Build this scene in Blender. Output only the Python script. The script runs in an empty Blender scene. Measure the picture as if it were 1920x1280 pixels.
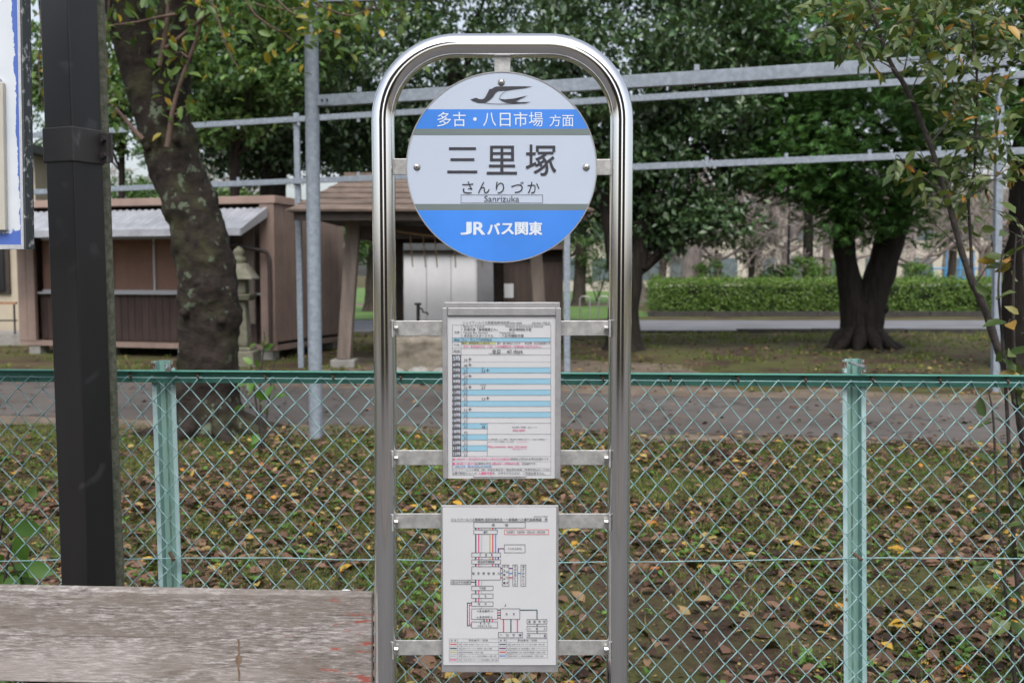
import bpy, math, random
import numpy as np
from mathutils import Vector, noise as mnoise

# ------------------------------------------------------------------ camera, sky, sun, exposure
scene = bpy.context.scene
COL = scene.collection
EYE = 1.5
F = 1867.0
PITCH = math.atan(130 / F)
cam_d = bpy.data.cameras.new("camera")
cam = bpy.data.objects.new("camera", cam_d)
COL.objects.link(cam)
cam.location = (0, 0, EYE)
cam.rotation_euler = (math.pi / 2 - PITCH, 0, 0)
cam_d.sensor_width = 36.0
cam_d.lens = 36.0 * F / 1920
cam_d.clip_start = 0.05
cam_d.clip_end = 2000
cam_d.dof.use_dof = True
cam_d.dof.focus_distance = 2.2
cam_d.dof.aperture_fstop = 6.3
scene.camera = cam

SUN_EL, SUN_AZ = math.radians(56), math.radians(180)
world = bpy.data.worlds.new("World")
scene.world = world
world.use_nodes = True
wn, wl = world.node_tree.nodes, world.node_tree.links
sky = wn.new("ShaderNodeTexSky")
sky.sky_type = 'NISHITA'
sky.sun_disc = False
sky.sun_elevation = SUN_EL
sky.sun_rotation = SUN_AZ
sky.dust_density = 4.0
sky.air_density = 1.0
hsv = wn.new("ShaderNodeHueSaturation")
hsv.inputs["Saturation"].default_value = 0.48
wl.new(sky.outputs[0], hsv.inputs["Color"])
bg = wn["Background"]
bg.inputs["Strength"].default_value = 0.15
wl.new(hsv.outputs[0], bg.inputs["Color"])
sun_d = bpy.data.lights.new("sun", 'SUN')
sun_d.energy = 1.2
sun_d.angle = math.radians(40)
sun_d.color = (1.0, 0.97, 0.93)
sun = bpy.data.objects.new("sun", sun_d)
COL.objects.link(sun)
sdir = Vector((math.sin(SUN_AZ) * math.cos(SUN_EL), math.cos(SUN_AZ) * math.cos(SUN_EL), math.sin(SUN_EL)))
sun.rotation_euler = sdir.to_track_quat('Z', 'Y').to_euler()
scene.view_settings.view_transform = 'Standard'
scene.view_settings.look = 'None'
scene.view_settings.exposure = 0.72
scene.view_settings.gamma = 1
scene.render.engine = 'CYCLES'
scene.cycles.max_bounces = 6
scene.cycles.diffuse_bounces = 3
scene.cycles.glossy_bounces = 3
scene.cycles.transmission_bounces = 3
scene.cycles.transparent_max_bounces = 4
scene.cycles.caustics_reflective = False
scene.cycles.caustics_refractive = False

CP, SP = math.cos(PITCH), math.sin(PITCH)


def P(px, py, Y):
    """World point that the photograph shows at (px, py), at distance Y along the world's y."""
    u, v = (px - 960) / F, (640 - py) / F
    d = Vector((u, CP + v * SP, -SP + v * CP))
    return Vector((0, 0, EYE)) + d * (Y / d.y)


def G(px, py, z=0.0):
    u, v = (px - 960) / F, (640 - py) / F
    d = Vector((u, CP + v * SP, -SP + v * CP))
    return Vector((0, 0, EYE)) + d * ((z - EYE) / d.z)


# ------------------------------------------------------------------ mesh builder
class MB:
    def __init__(self):
        self.v, self.f = [], []

    def add(self, vs, fs):
        n = len(self.v)
        self.v.extend([tuple(x) for x in vs])
        self.f.extend([tuple(i + n for i in f) for f in fs])
        return self

    def hexa(self, p):
        return self.add(p, [(0, 3, 2, 1), (4, 5, 6, 7), (0, 1, 5, 4), (1, 2, 6, 5), (2, 3, 7, 6), (3, 0, 4, 7)])

    def box(self, x0, x1, y0, y1, z0, z1):
        return self.hexa([(x0, y0, z0), (x1, y0, z0), (x1, y1, z0), (x0, y1, z0),
                          (x0, y0, z1), (x1, y0, z1), (x1, y1, z1), (x0, y1, z1)])

    def obox(self, o, a, b, c):
        o, a, b, c = map(Vector, (o, a, b, c))
        return self.hexa([o, o + a, o + a + b, o + b, o + c, o + a + c, o + a + b + c, o + b + c])

    def bar(self, p, q, w, h, up=(0, 0, 1)):
        p, q = Vector(p), Vector(q)
        d = (q - p).normalized()
        s = d.cross(Vector(up)).normalized()
        t = s.cross(d).normalized()
        return self.obox(p - s * w / 2 - t * h / 2, s * w, q - p, t * h)

    def tube(self, pts, r, n=8, cap=True, up=None):
        pts = [Vector(p) for p in pts]
        rs = r if isinstance(r, (list, tuple)) else [r] * len(pts)
        base = len(self.v)
        t0 = (pts[1] - pts[0]).normalized()
        nrm = t0.orthogonal().normalized()
        for i, p in enumerate(pts):
            if i == 0:
                t = t0
            elif i == len(pts) - 1:
                t = (pts[-1] - pts[-2]).normalized()
            else:
                t = ((pts[i + 1] - p).normalized() + (p - pts[i - 1]).normalized())
                t = t.normalized() if t.length > 1e-6 else t0
            nrm = (nrm - t * nrm.dot(t))
            nrm = nrm.normalized() if nrm.length > 1e-6 else t.orthogonal().normalized()
            b = t.cross(nrm)
            for k in range(n):
                a = 2 * math.pi * k / n
                self.v.append(tuple(p + (nrm * math.cos(a) + b * math.sin(a)) * rs[i]))
        for i in range(len(pts) - 1):
            for k in range(n):
                a, b2 = base + i * n + k, base + i * n + (k + 1) % n
                self.f.append((a, b2, b2 + n, a + n))
        if cap:
            self._cap(base, base + (len(pts) - 1) * n, n)
        return self

    def _cap(self, i0, i1, n):
        """end discs with vertices of their own, so that smooth sides stay cylindrical"""
        c = len(self.v)
        self.v += self.v[i0:i0 + n] + self.v[i1:i1 + n]
        self.f.append(tuple(c + k for k in range(n))[::-1])
        self.f.append(tuple(c + n + k for k in range(n)))

    def prism(self, poly, d):
        """poly: list of 3D points; d: extrusion vector"""
        d = Vector(d)
        n = len(poly)
        poly = [Vector(p) for p in poly]
        fs = [tuple(range(n))[::-1], tuple(range(n, 2 * n))]
        fs += [(i, (i + 1) % n, n + (i + 1) % n, n + i) for i in range(n)]
        return self.add(poly + [p + d for p in poly], fs)

    def lathe(self, o, prof, n=16):
        """prof: list of (r, z)"""
        o = Vector(o)
        base = len(self.v)
        for r, z in prof:
            for k in range(n):
                a = 2 * math.pi * k / n
                self.v.append((o.x + r * math.cos(a), o.y + r * math.sin(a), o.z + z))
        for i in range(len(prof) - 1):
            for k in range(n):
                a, b = base + i * n + k, base + i * n + (k + 1) % n
                self.f.append((a, b, b + n, a + n))
        self._cap(base, base + (len(prof) - 1) * n, n)
        return self

    def build(self, name, m, parent=None, smooth=False, bevel=0.0):
        o0 = world_loc(parent) if parent else Vector((0, 0, 0))
        me = bpy.data.meshes.new(name)
        me.from_pydata([(a - o0.x, b - o0.y, c - o0.z) for a, b, c in self.v], [], self.f)
        me.materials.append(m)
        if smooth:
            me.polygons.foreach_set("use_smooth", [len(p.vertices) <= 4 for p in me.polygons])
        me.update()
        o = bpy.data.objects.new(name, me)
        COL.objects.link(o)
        if parent:
            o.parent = parent
        if bevel:
            md = o.modifiers.new("bevel", 'BEVEL')
            md.width = bevel
            md.segments = 2
            md.limit_method = 'ANGLE'
        return o


def world_loc(o):
    v = Vector(o.location)
    while o.parent:
        o = o.parent
        v = v + Vector(o.location)
    return v


def thing(name, label, cat, loc=(0, 0, 0), group=None):
    o = bpy.data.objects.new(name, None)
    COL.objects.link(o)
    o.location = loc
    o.empty_display_size = 0.1
    return tag(o, label, cat, group)


def tag(o, label, cat, group=None):
    o["label"] = label
    o["category"] = cat
    if group:
        o["group"] = group
    return o


def kind(o, k="structure"):
    o["kind"] = k
    return o


# ------------------------------------------------------------------ leaves in numpy
DIAMOND = (np.array([(-.5, 0, 0), (0, .5, .1), (.5, 0, 0), (0, -.5, .1)]), np.array([(0, 1, 2), (0, 2, 3)]))
LEAF = (np.array([(-.5, 0, 0), (-.22, .42, .08), (.15, .40, .06), (.5, 0, -.12), (.15, -.40, .06), (-.22, -.42, .08),
                  (-.22, 0, 0), (.15, 0, -.02)]),
        np.array([(0, 6, 1), (6, 7, 1), (1, 7, 2), (7, 3, 2), (0, 5, 6), (5, 7, 6), (5, 4, 7), (4, 3, 7)]))
BLADE = (np.array([(0, -.5, 0), (0, .5, 0), (.55, .32, .0), (.55, -.32, .0), (1.0, 0, -.12)]),
         np.array([(0, 1, 2), (0, 2, 3), (3, 2, 4)]))


def unit(a):
    return a / np.maximum(np.linalg.norm(a, axis=1, keepdims=True), 1e-9)


def leaf_mesh(name, parts, m, parent=None):
    """parts: list of (verts (N,k,3), tris (t,3))"""
    o0 = np.array(world_loc(parent)) if parent else np.zeros(3)
    V, T, n0 = [], [], 0
    for verts, tris in parts:
        N, k, _ = verts.shape
        V.append(verts.reshape(-1, 3) - o0)
        T.append((tris[None] + (np.arange(N) * k)[:, None, None]).reshape(-1, 3) + n0)
        n0 += N * k
    V = np.concatenate(V).astype(np.float32)
    T = np.concatenate(T).astype(np.int32)
    me = bpy.data.meshes.new(name)
    me.vertices.add(len(V))
    me.vertices.foreach_set("co", V.ravel())
    me.loops.add(len(T) * 3)
    me.loops.foreach_set("vertex_index", T.ravel())
    me.polygons.add(len(T))
    me.polygons.foreach_set("loop_start", np.arange(len(T), dtype=np.int32) * 3)
    me.polygons.foreach_set("loop_total", np.full(len(T), 3, np.int32))
    me.materials.append(m)
    me.update()
    o = bpy.data.objects.new(name, me)
    COL.objects.link(o)
    if parent:
        o.parent = parent
    return o


def place(c, a, n, L, W, tmpl):
    t, tr = tmpl
    a = unit(a)
    n = unit(n - a * (n * a).sum(1, keepdims=True))
    b = np.cross(n, a)
    L, W = np.asarray(L).reshape(-1, 1, 1), np.asarray(W).reshape(-1, 1, 1)
    v = c[:, None] + a[:, None] * t[None, :, :1] * L + b[:, None] * t[None, :, 1:2] * W + n[:, None] * t[None, :, 2:] * L
    return v, tr


def clump_leaves(centers, radii, per, size, rng, tmpl=DIAMOND, aspect=.5, droop=-.2, up=.7):
    centers = np.asarray(centers)
    N = len(centers) * per
    c = np.repeat(centers, per, 0)
    off = rng.normal(size=(N, 3))
    off = unit(off) * (rng.random((N, 1)) ** .5)
    r = np.repeat(np.asarray(radii).reshape(-1, 1) * np.ones((len(centers), 1)), per, 0)
    c = c + off * r * np.array([1, 1, .7])
    a = off * .7 + rng.normal(size=(N, 3)) * .6 + np.array([0, 0, droop])
    n = rng.normal(size=(N, 3)) * .55 + np.array([0, 0, up]) + off * .4
    s = size * rng.uniform(.7, 1.3, N)
    return place(c, a, n, s, s * aspect, tmpl)


def ellipsoid_pts(c, r, n, rng, shell=.45):
    d = unit(rng.normal(size=(n, 3)))
    q = (shell + (1 - shell) * rng.random((n, 1))) ** .7
    return np.array(c) + d * q * np.array(r)


# ------------------------------------------------------------------ materials
def new_mat(name):
    m = bpy.data.materials.new(name)
    m.use_nodes = True
    return m, m.node_tree.nodes, m.node_tree.links, m.node_tree.nodes["Principled BSDF"]


def srgb(r, g, b):
    f = lambda c: (c / 255 / 12.92) if c / 255 <= .04045 else ((c / 255 + .055) / 1.055) ** 2.4
    return (f(r), f(g), f(b), 1)


def tex_noise(nd, lk, scale, detail=4, rough=.6, stretch=None, coord="Object", dist=0.0):
    tc = nd.new("ShaderNodeTexCoord")
    out = tc.outputs[coord]
    if stretch:
        mp = nd.new("ShaderNodeMapping")
        mp.inputs["Scale"].default_value = stretch
        lk.new(out, mp.inputs[0])
        out = mp.outputs[0]
    t = nd.new("ShaderNodeTexNoise")
    t.inputs["Scale"].default_value = scale
    t.inputs["Detail"].default_value = detail
    t.inputs["Roughness"].default_value = rough
    t.inputs["Distortion"].default_value = dist
    lk.new(out, t.inputs["Vector"])
    return t.outputs["Fac"]


def ramp(nd, lk, fac, stops, interp='LINEAR'):
    r = nd.new("ShaderNodeValToRGB")
    r.color_ramp.interpolation = interp
    e = r.color_ramp.elements
    while len(e) < len(stops):
        e.new(.5)
    for x, (p, c) in zip(e, stops):
        x.position = p
        x.color = c if len(c) == 4 else (*c, 1)
    lk.new(fac, r.inputs[0])
    return r.outputs[0]


def mixc(nd, lk, fac, a, b, blend='MIX'):
    m = nd.new("ShaderNodeMix")
    m.data_type = 'RGBA'
    m.blend_type = blend
    for s, v in ((m.inputs[0], fac), (m.inputs[6], a), (m.inputs[7], b)):
        if hasattr(v, "is_output"):
            lk.new(v, s)
        else:
            s.default_value = v if not isinstance(v, tuple) or len(v) == 4 else (*v, 1)
    return m.outputs[2]


def bump(nd, lk, bsdf, h, strength=.3, dist=.01):
    b = nd.new("ShaderNodeBump")
    b.inputs["Strength"].default_value = strength
    b.inputs["Distance"].default_value = dist
    lk.new(h, b.inputs["Height"])
    lk.new(b.outputs[0], bsdf.inputs["Normal"])


def mat(name, c, rough=.6, metal=0.0, var=.25, scale=8.0, bmp=0.0, stretch=None, c2=None, lo=.35, hi=.65, spec=.5, detail=4, bd=.01):
    m, nd, lk, b = new_mat(name)
    c = c if len(c) == 4 else (*c, 1)
    f = tex_noise(nd, lk, scale, detail=detail, stretch=stretch)
    d = c2 or tuple(x * (1 - var) for x in c[:3])
    lk.new(ramp(nd, lk, f, [(lo, d), (hi, c)]), b.inputs["Base Color"])
    b.inputs["Roughness"].default_value = rough
    b.inputs["Metallic"].default_value = metal
    b.inputs["Specular IOR Level"].default_value = spec
    if bmp:
        bump(nd, lk, b, tex_noise(nd, lk, scale * 3, detail=5, stretch=stretch), bmp, bd)
    return m


def leaf_mat(name, stops, rough=.42, trans=.22, spec=.45):
    m, nd, lk, b = new_mat(name)
    g = nd.new("ShaderNodeNewGeometry")
    col = ramp(nd, lk, g.outputs["Random Per Island"], stops)
    lk.new(col, b.inputs["Base Color"])
    b.inputs["Roughness"].default_value = rough
    b.inputs["Specular IOR Level"].default_value = spec
    if trans:
        t = nd.new("ShaderNodeBsdfTranslucent")
        lk.new(mixc(nd, lk, .5, col, (.25, .35, .05, 1), 'MIX'), t.inputs[0])
        mx = nd.new("ShaderNodeMixShader")
        mx.inputs[0].default_value = trans
        lk.new(b.outputs[0], mx.inputs[1])
        lk.new(t.outputs[0], mx.inputs[2])
        lk.new(mx.outputs[0], nd["Material Output"].inputs[0])
    return m


def bark_mat(name, dark, light, lichen=None, scale=5.0, stretch=(1, 1, .35)):
    m, nd, lk, b = new_mat(name)
    f = tex_noise(nd, lk, scale * 2, 8, .7, stretch)
    col = ramp(nd, lk, f, [(.3, dark), (.7, light)])
    if lichen:
        f2 = tex_noise(nd, lk, 9.0, 4, .6)
        msk = ramp(nd, lk, f2, [(.585, (0, 0, 0)), (.615, (.9, .9, .9))])
        f4 = tex_noise(nd, lk, 1.6, 2, .5)
        msk4 = ramp(nd, lk, f4, [(.46, (0, 0, 0)), (.55, (1, 1, 1))])
        mm = mixc(nd, lk, 1.0, msk, msk4, 'MULTIPLY')
        f3 = tex_noise(nd, lk, 3.0, 5, .6)
        col = mixc(nd, lk, ramp(nd, lk, f3, [(.5, (0, 0, 0)), (.66, (.55, .55, .55))]), col, (.055, .06, .025, 1))
        col = mixc(nd, lk, mm, col, lichen)
    lk.new(col, b.inputs["Base Color"])
    b.inputs["Roughness"].default_value = .85
    b.inputs["Specular IOR Level"].default_value = .25
    bump(nd, lk, b, f, .9, .03)
    return m


M = {}
ANISO = 0.25
# chrome tube
m, nd, lk, b = new_mat("chrome")
b.inputs["Base Color"].default_value = (.74, .74, .75, 1)
b.inputs["Metallic"].default_value = 1
f = tex_noise(nd, lk, 3, 2, .5, (1, 1, .3))
lk.new(ramp(nd, lk, f, [(.35, (.06, .06, .06)), (.75, (.09, .09, .09))]), b.inputs["Roughness"])
b.inputs["Anisotropic"].default_value = .80
tg = nd.new("ShaderNodeTangent")
tg.direction_type = 'UV_MAP'
tg.uv_map = 'around'
lk.new(tg.outputs[0], b.inputs["Tangent"])
b.inputs["Anisotropic Rotation"].default_value = ANISO
f = tex_noise(nd, lk, 60, 3, .7)
lk.new(ramp(nd, lk, f, [(.20, (.55, .53, .5)), (.27, (.86, .86, .87))]), b.inputs["Base Color"])
M["chrome"] = m
M["galv"] = mat("galvanised steel", (.27, .315, .37), .6, .1, .3, 22, .05)
M["galv_bar"] = mat("stained flat bar", (.56, .56, .55), .42, .55, .35, 45, .06, detail=6)
M["alu"] = mat("aluminium frame", (.40, .40, .41), .45, .5, .2, 30)
M["sign_white"] = mat("sign white film", (.465, .535, .645), .28, 0, .04, 6)
M["sign_blue"] = mat("sign blue film", (.055, .245, .78), .25, 0, .20, 4)
M["sign_grey"] = mat("sign grey film", (.16, .20, .20), .25, 0, .08, 9)
M["ink"] = mat("black ink", (.040, .040, .052), .35, 0, .1, 30)
M["ink_grey"] = mat("grey ink", (.075, .075, .09), .4, 0, .1, 30)
M["dark_cell"] = mat("dark cell print", (.12, .12, .135), .35, 0, .1, 30)
M["ink_white"] = mat("white letter film", (.66, .73, .82), .3, 0, .05, 20)
M["paper"] = mat("laminated paper", (.55, .56, .58), .25, 0, .05, 7)
M["pale_blue"] = mat("pale blue print", (.26, .47, .60), .3, 0, .06, 9)
M["pale_yellow"] = mat("pale yellow print", (.45, .47, .25), .3, 0, .06, 9)
M["pink"] = mat("pink print", (.66, .08, .24), .3, 0, .08, 9)
M["red"] = mat("red print", (.60, .07, .09), .3, 0, .08, 9)
M["green_print"] = mat("dark green print", (.05, .11, .11), .3, 0, .08, 9)
M["purple"] = mat("purple print", (.17, .06, .18), .3, 0, .08, 9)
M["blue_print"] = mat("blue print", (.08, .28, .62), .3, 0, .08, 9)
M["olive"] = mat("olive print", (.48, .45, .14), .3, 0, .08, 9)
M["grey_print"] = mat("light grey print", (.42, .45, .48), .3, 0, .08, 9)
M["bolt"] = mat("zinc bolt", (.55, .54, .52), .3, .9, .3, 60)
M["rust_bolt"] = mat("rusty bolt", (.13, .08, .05), .7, .2, .5, 80, .3)


# fence paint: pale teal with rust along edges
def painted(name, c, c2, rust, rs=.64, scale=14):
    m, nd, lk, b = new_mat(name)
    f = tex_noise(nd, lk, 5, 4, .6, (1, 1, .3))
    col = ramp(nd, lk, f, [(.35, c2), (.65, c)])
    f2 = tex_noise(nd, lk, scale, 7, .7, (1, 1, .45))
    col = mixc(nd, lk, ramp(nd, lk, f2, [(rs, (0, 0, 0)), (rs + .04, (1, 1, 1))]), col, rust)
    lk.new(col, b.inputs["Base Color"])
    b.inputs["Roughness"].default_value = .5
    bump(nd, lk, b, f2, .15, .002)
    return m


m, nd, lk, b = new_mat("pale teal paint")
tc = nd.new("ShaderNodeTexCoord")
sep = nd.new("ShaderNodeSeparateXYZ")
lk.new(tc.outputs["Object"], sep.inputs[0])
ab = nd.new("ShaderNodeMath")
ab.operation = 'ABSOLUTE'
lk.new(sep.outputs["X"], ab.inputs[0])
f = tex_noise(nd, lk, 5, 4, .6, (1, 1, .3))
col = ramp(nd, lk, f, [(.35, (.17, .32, .29)), (.65, (.24, .40, .36))])
f3 = tex_noise(nd, lk, 10, 5, .6, (2, 1, .25))
chalk = ramp(nd, lk, f3, [(.3, (.26, .43, .43)), (.7, (.44, .58, .60))])
em_ = ramp(nd, lk, ab.outputs[0], [(.0195, (0, 0, 0)), (.021, (1, 1, 1))])
col = mixc(nd, lk, em_, col, chalk)
f2 = tex_noise(nd, lk, 26, 7, .7, (1, 1, .45))
mm_ = nd.new("ShaderNodeMath")
mm_.operation = 'MULTIPLY_ADD'
lk.new(ab.outputs[0], mm_.inputs[0])
mm_.inputs[1].default_value = 4.0
lk.new(f2, mm_.inputs[2])
col = mixc(nd, lk, ramp(nd, lk, mm_.outputs[0], [(.745, (0, 0, 0)), (.765, (1, 1, 1))]), col, (.13, .075, .04, 1))
seam = ramp(nd, lk, ab.outputs[0], [(.0012, (1, 1, 1)), (.003, (0, 0, 0))])
col = mixc(nd, lk, mixc(nd, lk, 1.0, seam, ramp(nd, lk, f2, [(.4, (0, 0, 0)), (.6, (.8, .8, .8))]), 'MULTIPLY'), col, (.10, .09, .035, 1))
rz = ramp(nd, lk, tex_noise(nd, lk, 30, 5, .6), [(.44, (0, 0, 0)), (.50, (1, 1, 1))])
top_r = nd.new("ShaderNodeMapRange")
top_r.inputs[1].default_value = -.11
top_r.inputs[2].default_value = -.05
lk.new(sep.outputs["Z"], top_r.inputs[0])
col = mixc(nd, lk, mixc(nd, lk, 1.0, mixc(nd, lk, 1.0, rz, em_, 'MULTIPLY'), top_r.outputs[0], 'MULTIPLY'), col, (.09, .045, .025, 1))
lk.new(col, b.inputs["Base Color"])
b.inputs["Roughness"].default_value = .55
M["teal_post"] = m
M["green_rail"] = painted("dark green paint", (.085, .29, .225, 1), (.055, .21, .165, 1), (.07, .06, .04, 1), .68)
M["wire"] = mat("coated wire", (.25, .42, .43), .4, 0, .3, 9)

# dark bronze post with faint scuffs
m, nd, lk, b = new_mat("dark bronze post")
f = tex_noise(nd, lk, 6, 5, .6, (1, 1, .25))
col = ramp(nd, lk, f, [(.35, (.010, .009, .0095)), (.7, (.0155, .0145, .015))])
f = tex_noise(nd, lk, 9, 2, .4, dist=.6)
col = mixc(nd, lk, ramp(nd, lk, f, [(.63, (0, 0, 0)), (.70, (.3, .3, .3))]), col, (.07, .068, .075, 1))
lk.new(col, b.inputs["Base Color"])
b.inputs["Roughness"].default_value = .38
M["bronze"] = m
m, nd, lk, b = new_mat("clamp paint")
f = tex_noise(nd, lk, 18, 6, .7, (1, 1, .5))
lk.new(ramp(nd, lk, f, [(.55, (.03, .027, .026)), (.68, (.10, .10, .11))]), b.inputs["Base Color"])
b.inputs["Roughness"].default_value = .5
M["clamp"] = m
M["rough_pole"] = mat("weathered pole", (.20, .20, .15), .9, 0, .45, 60, .6, c2=(.09, .10, .06))

# bench wood
m, nd, lk, b = new_mat("weathered bench wood")
fine = tex_noise(nd, lk, 26, 9, .78, (.95, 1, 7.5))
col = ramp(nd, lk, fine, [(.37, (.07, .056, .047)), (.46, (.17, .15, .137)), (.53, (.27, .25, .24)), (.62, (.50, .475, .47))])
big = tex_noise(nd, lk, 7, 6, .7, (.5, 1, 2.2))
col = mixc(nd, lk, ramp(nd, lk, big, [(.40, (.75, .75, .75)), (.58, (0, 0, 0))]), col, (.17, .145, .125, 1))
pk = tex_noise(nd, lk, 2.5, 5, .6, (.6, 1, 2))
col = mixc(nd, lk, ramp(nd, lk, pk, [(.5, (0, 0, 0)), (.62, (.5, .5, .5))]), col, (.38, .345, .33, 1))
# red paint remains near both ends of the plank
tc = nd.new("ShaderNodeTexCoord")
sep = nd.new("ShaderNodeSeparateXYZ")
lk.new(tc.outputs["Object"], sep.inputs[0])
mr = nd.new("ShaderNodeMapRange")
mr.inputs[1].default_value = .22
mr.inputs[2].default_value = .55
lk.new(sep.outputs["X"], mr.inputs[0])
flk = tex_noise(nd, lk, 11, 8, .74, (.8, 1, 5.5))
add = nd.new("ShaderNodeMath")
add.operation = 'MULTIPLY_ADD'
lk.new(mr.outputs[0], add.inputs[0])
add.inputs[1].default_value = .16
lk.new(flk, add.inputs[2])
# reds sit on the lower two thirds of the plank
mz = nd.new("ShaderNodeMapRange")
mz.inputs[1].default_value = -.06
mz.inputs[2].default_value = -.13
lk.new(sep.outputs["Z"], mz.inputs[0])
add2 = nd.new("ShaderNodeMath")
add2.operation = 'MULTIPLY_ADD'
lk.new(mz.outputs[0], add2.inputs[0])
add2.inputs[1].default_value = .07
lk.new(add.outputs[0], add2.inputs[2])
col = mixc(nd, lk, ramp(nd, lk, add2.outputs[0], [(.715, (0, 0, 0)), (.74, (1, 1, 1))]), col, (.30, .085, .065, 1))
lk.new(col, b.inputs["Base Color"])
b.inputs["Roughness"].default_value = .85
bump(nd, lk, b, fine, .5, .004)
M["bench"] = m
M["rust_stain"] = mat("rust stain", (.13, .08, .05), .9, 0, .5, 60, c2=(.19, .14, .105))

# old board with peeling blue border
m, nd, lk, b = new_mat("peeling board paint")
tc = nd.new("ShaderNodeTexCoord")
sep = nd.new("ShaderNodeSeparateXYZ")
lk.new(tc.outputs["Object"], sep.inputs[0])
pe = tex_noise(nd, lk, 13, 8, .7)
wob = nd.new("ShaderNodeMath")
wob.operation = 'MULTIPLY_ADD'
lk.new(pe, wob.inputs[0])
wob.inputs[1].default_value = .036
lk.new(sep.outputs["X"], wob.inputs[2])
border = ramp(nd, lk, wob.outputs[0], [(.0, (0, 0, 0)), (.001, (1, 1, 1))], 'CONSTANT')
wob2 = nd.new("ShaderNodeMath")
wob2.operation = 'MULTIPLY_ADD'
lk.new(pe, wob2.inputs[0])
wob2.inputs[1].default_value = -.09
lk.new(sep.outputs["Z"], wob2.inputs[2])
lowb = nd.new("ShaderNodeMath")
lowb.operation = 'LESS_THAN'
lk.new(wob2.outputs[0], lowb.inputs[0])
lowb.inputs[1].default_value = .0
mx = nd.new("ShaderNodeMath")
mx.operation = 'MAXIMUM'
lk.new(border, mx.inputs[0])
lk.new(lowb.outputs[0], mx.inputs[1])
spots = ramp(nd, lk, tex_noise(nd, lk, 22, 6, .65), [(.67, (0, 0, 0)), (.68, (1, 1, 1))])
mx2 = nd.new("ShaderNodeMath")
mx2.operation = 'MAXIMUM'
lk.new(mx.outputs[0], mx2.inputs[0])
lk.new(spots, mx2.inputs[1])
white = ramp(nd, lk, tex_noise(nd, lk, 5, 5), [(.3, (.55, .60, .66)), (.7, (.68, .72, .77))])
col = mixc(nd, lk, mx2.outputs[0], white, (.07, .14, .46, 1))
lk.new(col, b.inputs["Base Color"])
b.inputs["Roughness"].default_value = .5
bump(nd, lk, b, mx2.outputs[0], -.4, .002)
M["peel"] = m
m, nd, lk, b = new_mat("board frame metal")
f = tex_noise(nd, lk, 45, 6, .65)
lk.new(ramp(nd, lk, f, [(.56, (.05, .058, .06)), (.62, (.42, .42, .42))]), b.inputs["Base Color"])
b.inputs["Roughness"].default_value = .55
M["board_side"] = m
M["board_edge"] = mat("board edge aluminium", (.55, .58, .62), .5, .3, .2, 40)
M["cream"] = mat("cream plastic", (.50, .48, .42), .4, 0, .1, 10)

# ground
m, nd, lk, b = new_mat("park earth")
f = tex_noise(nd, lk, .9, 8, .65)
col = ramp(nd, lk, f, [(.35, (.045, .029, .019)), (.52, (.085, .055, .036)), (.68, (.135, .09, .06))])
f2 = tex_noise(nd, lk, 14, 6, .7)
col = mixc(nd, lk, .6, col, ramp(nd, lk, f2, [(.3, (.35, .35, .35)), (.7, (1, 1, 1))]), 'MULTIPLY')
f3 = tex_noise(nd, lk, .8, 8, .75)
col = mixc(nd, lk, ramp(nd, lk, f3, [(.44, (0, 0, 0)), (.56, (.75, .75, .75))]), col, (.085, .098, .026, 1))
lk.new(col, b.inputs["Base Color"])
b.inputs["Roughness"].default_value = .9
b.inputs["Specular IOR Level"].default_value = .25
bump(nd, lk, b, f2, 1.0, .035)
M["earth"] = m
M["asphalt"] = mat("old asphalt", (.10, .096, .094), .8, 0, .4, .55, .3, c2=(.06, .051, .045), detail=8)
m, nd, lk, b = new_mat("old asphalt")
f = tex_noise(nd, lk, .5, 8, .65)
col = ramp(nd, lk, f, [(.35, (.068, .056, .047)), (.62, (.122, .111, .103))])
f = tex_noise(nd, lk, 90, 3, .7)
col = mixc(nd, lk, .5, col, ramp(nd, lk, f, [(.3, (.45, .45, .45)), (.7, (1, 1, 1))]), 'MULTIPLY')
f = tex_noise(nd, lk, 1.4, 8, .75, dist=.5)
col = mixc(nd, lk, ramp(nd, lk, f, [(.55, (0, 0, 0)), (.66, (.7, .7, .7))]), col, (.12, .088, .062, 1))
vo = nd.new("ShaderNodeTexVoronoi")
vo.feature = 'DISTANCE_TO_EDGE'
vo.inputs["Scale"].default_value = .55
tcv = nd.new("ShaderNodeTexCoord")
mv = nd.new("ShaderNodeVectorMath")
mv.operation = 'ADD'
nz = nd.new("ShaderNodeTexNoise")
nz.inputs["Scale"].default_value = 2.5
nz.inputs["Detail"].default_value = 5
lk.new(tcv.outputs["Object"], nz.inputs["Vector"])
lk.new(tcv.outputs["Object"], mv.inputs[0])
lk.new(nz.outputs["Color"], mv.inputs[1])
lk.new(mv.outputs[0], vo.inputs["Vector"])
col = mixc(nd, lk, ramp(nd, lk, vo.outputs["Distance"], [(.006, (.8, .8, .8)), (.016, (0, 0, 0))]), col, (.03, .027, .024, 1))
lk.new(col, b.inputs["Base Color"])
b.inputs["Roughness"].default_value = .85
bump(nd, lk, b, f, .3, .01)
M["asphalt"] = m
M["road"] = mat("grey road", (.17, .175, .19), .8, 0, .3, .8, .2, detail=8)
M["paving"] = mat("concrete paving", (.085, .082, .08), .85, 0, .3, 3, .3, detail=8)
M["lawn"] = mat("lawn", (.10, .19, .035), .9, 0, .4, .8, .5, c2=(.055, .115, .02), detail=8)
M["sand"] = mat("sandy strip", (.17, .13, .095), .95, 0, .5, 2.5, .3, detail=8)
M["kerb"] = mat("dark kerb", (.05, .047, .042), .9, 0, .5, 6, .4)
M["stone"] = mat("weathered stone", (.27, .235, .19), .95, 0, .5, 5, .7, c2=(.13, .12, .09), detail=8)
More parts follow.
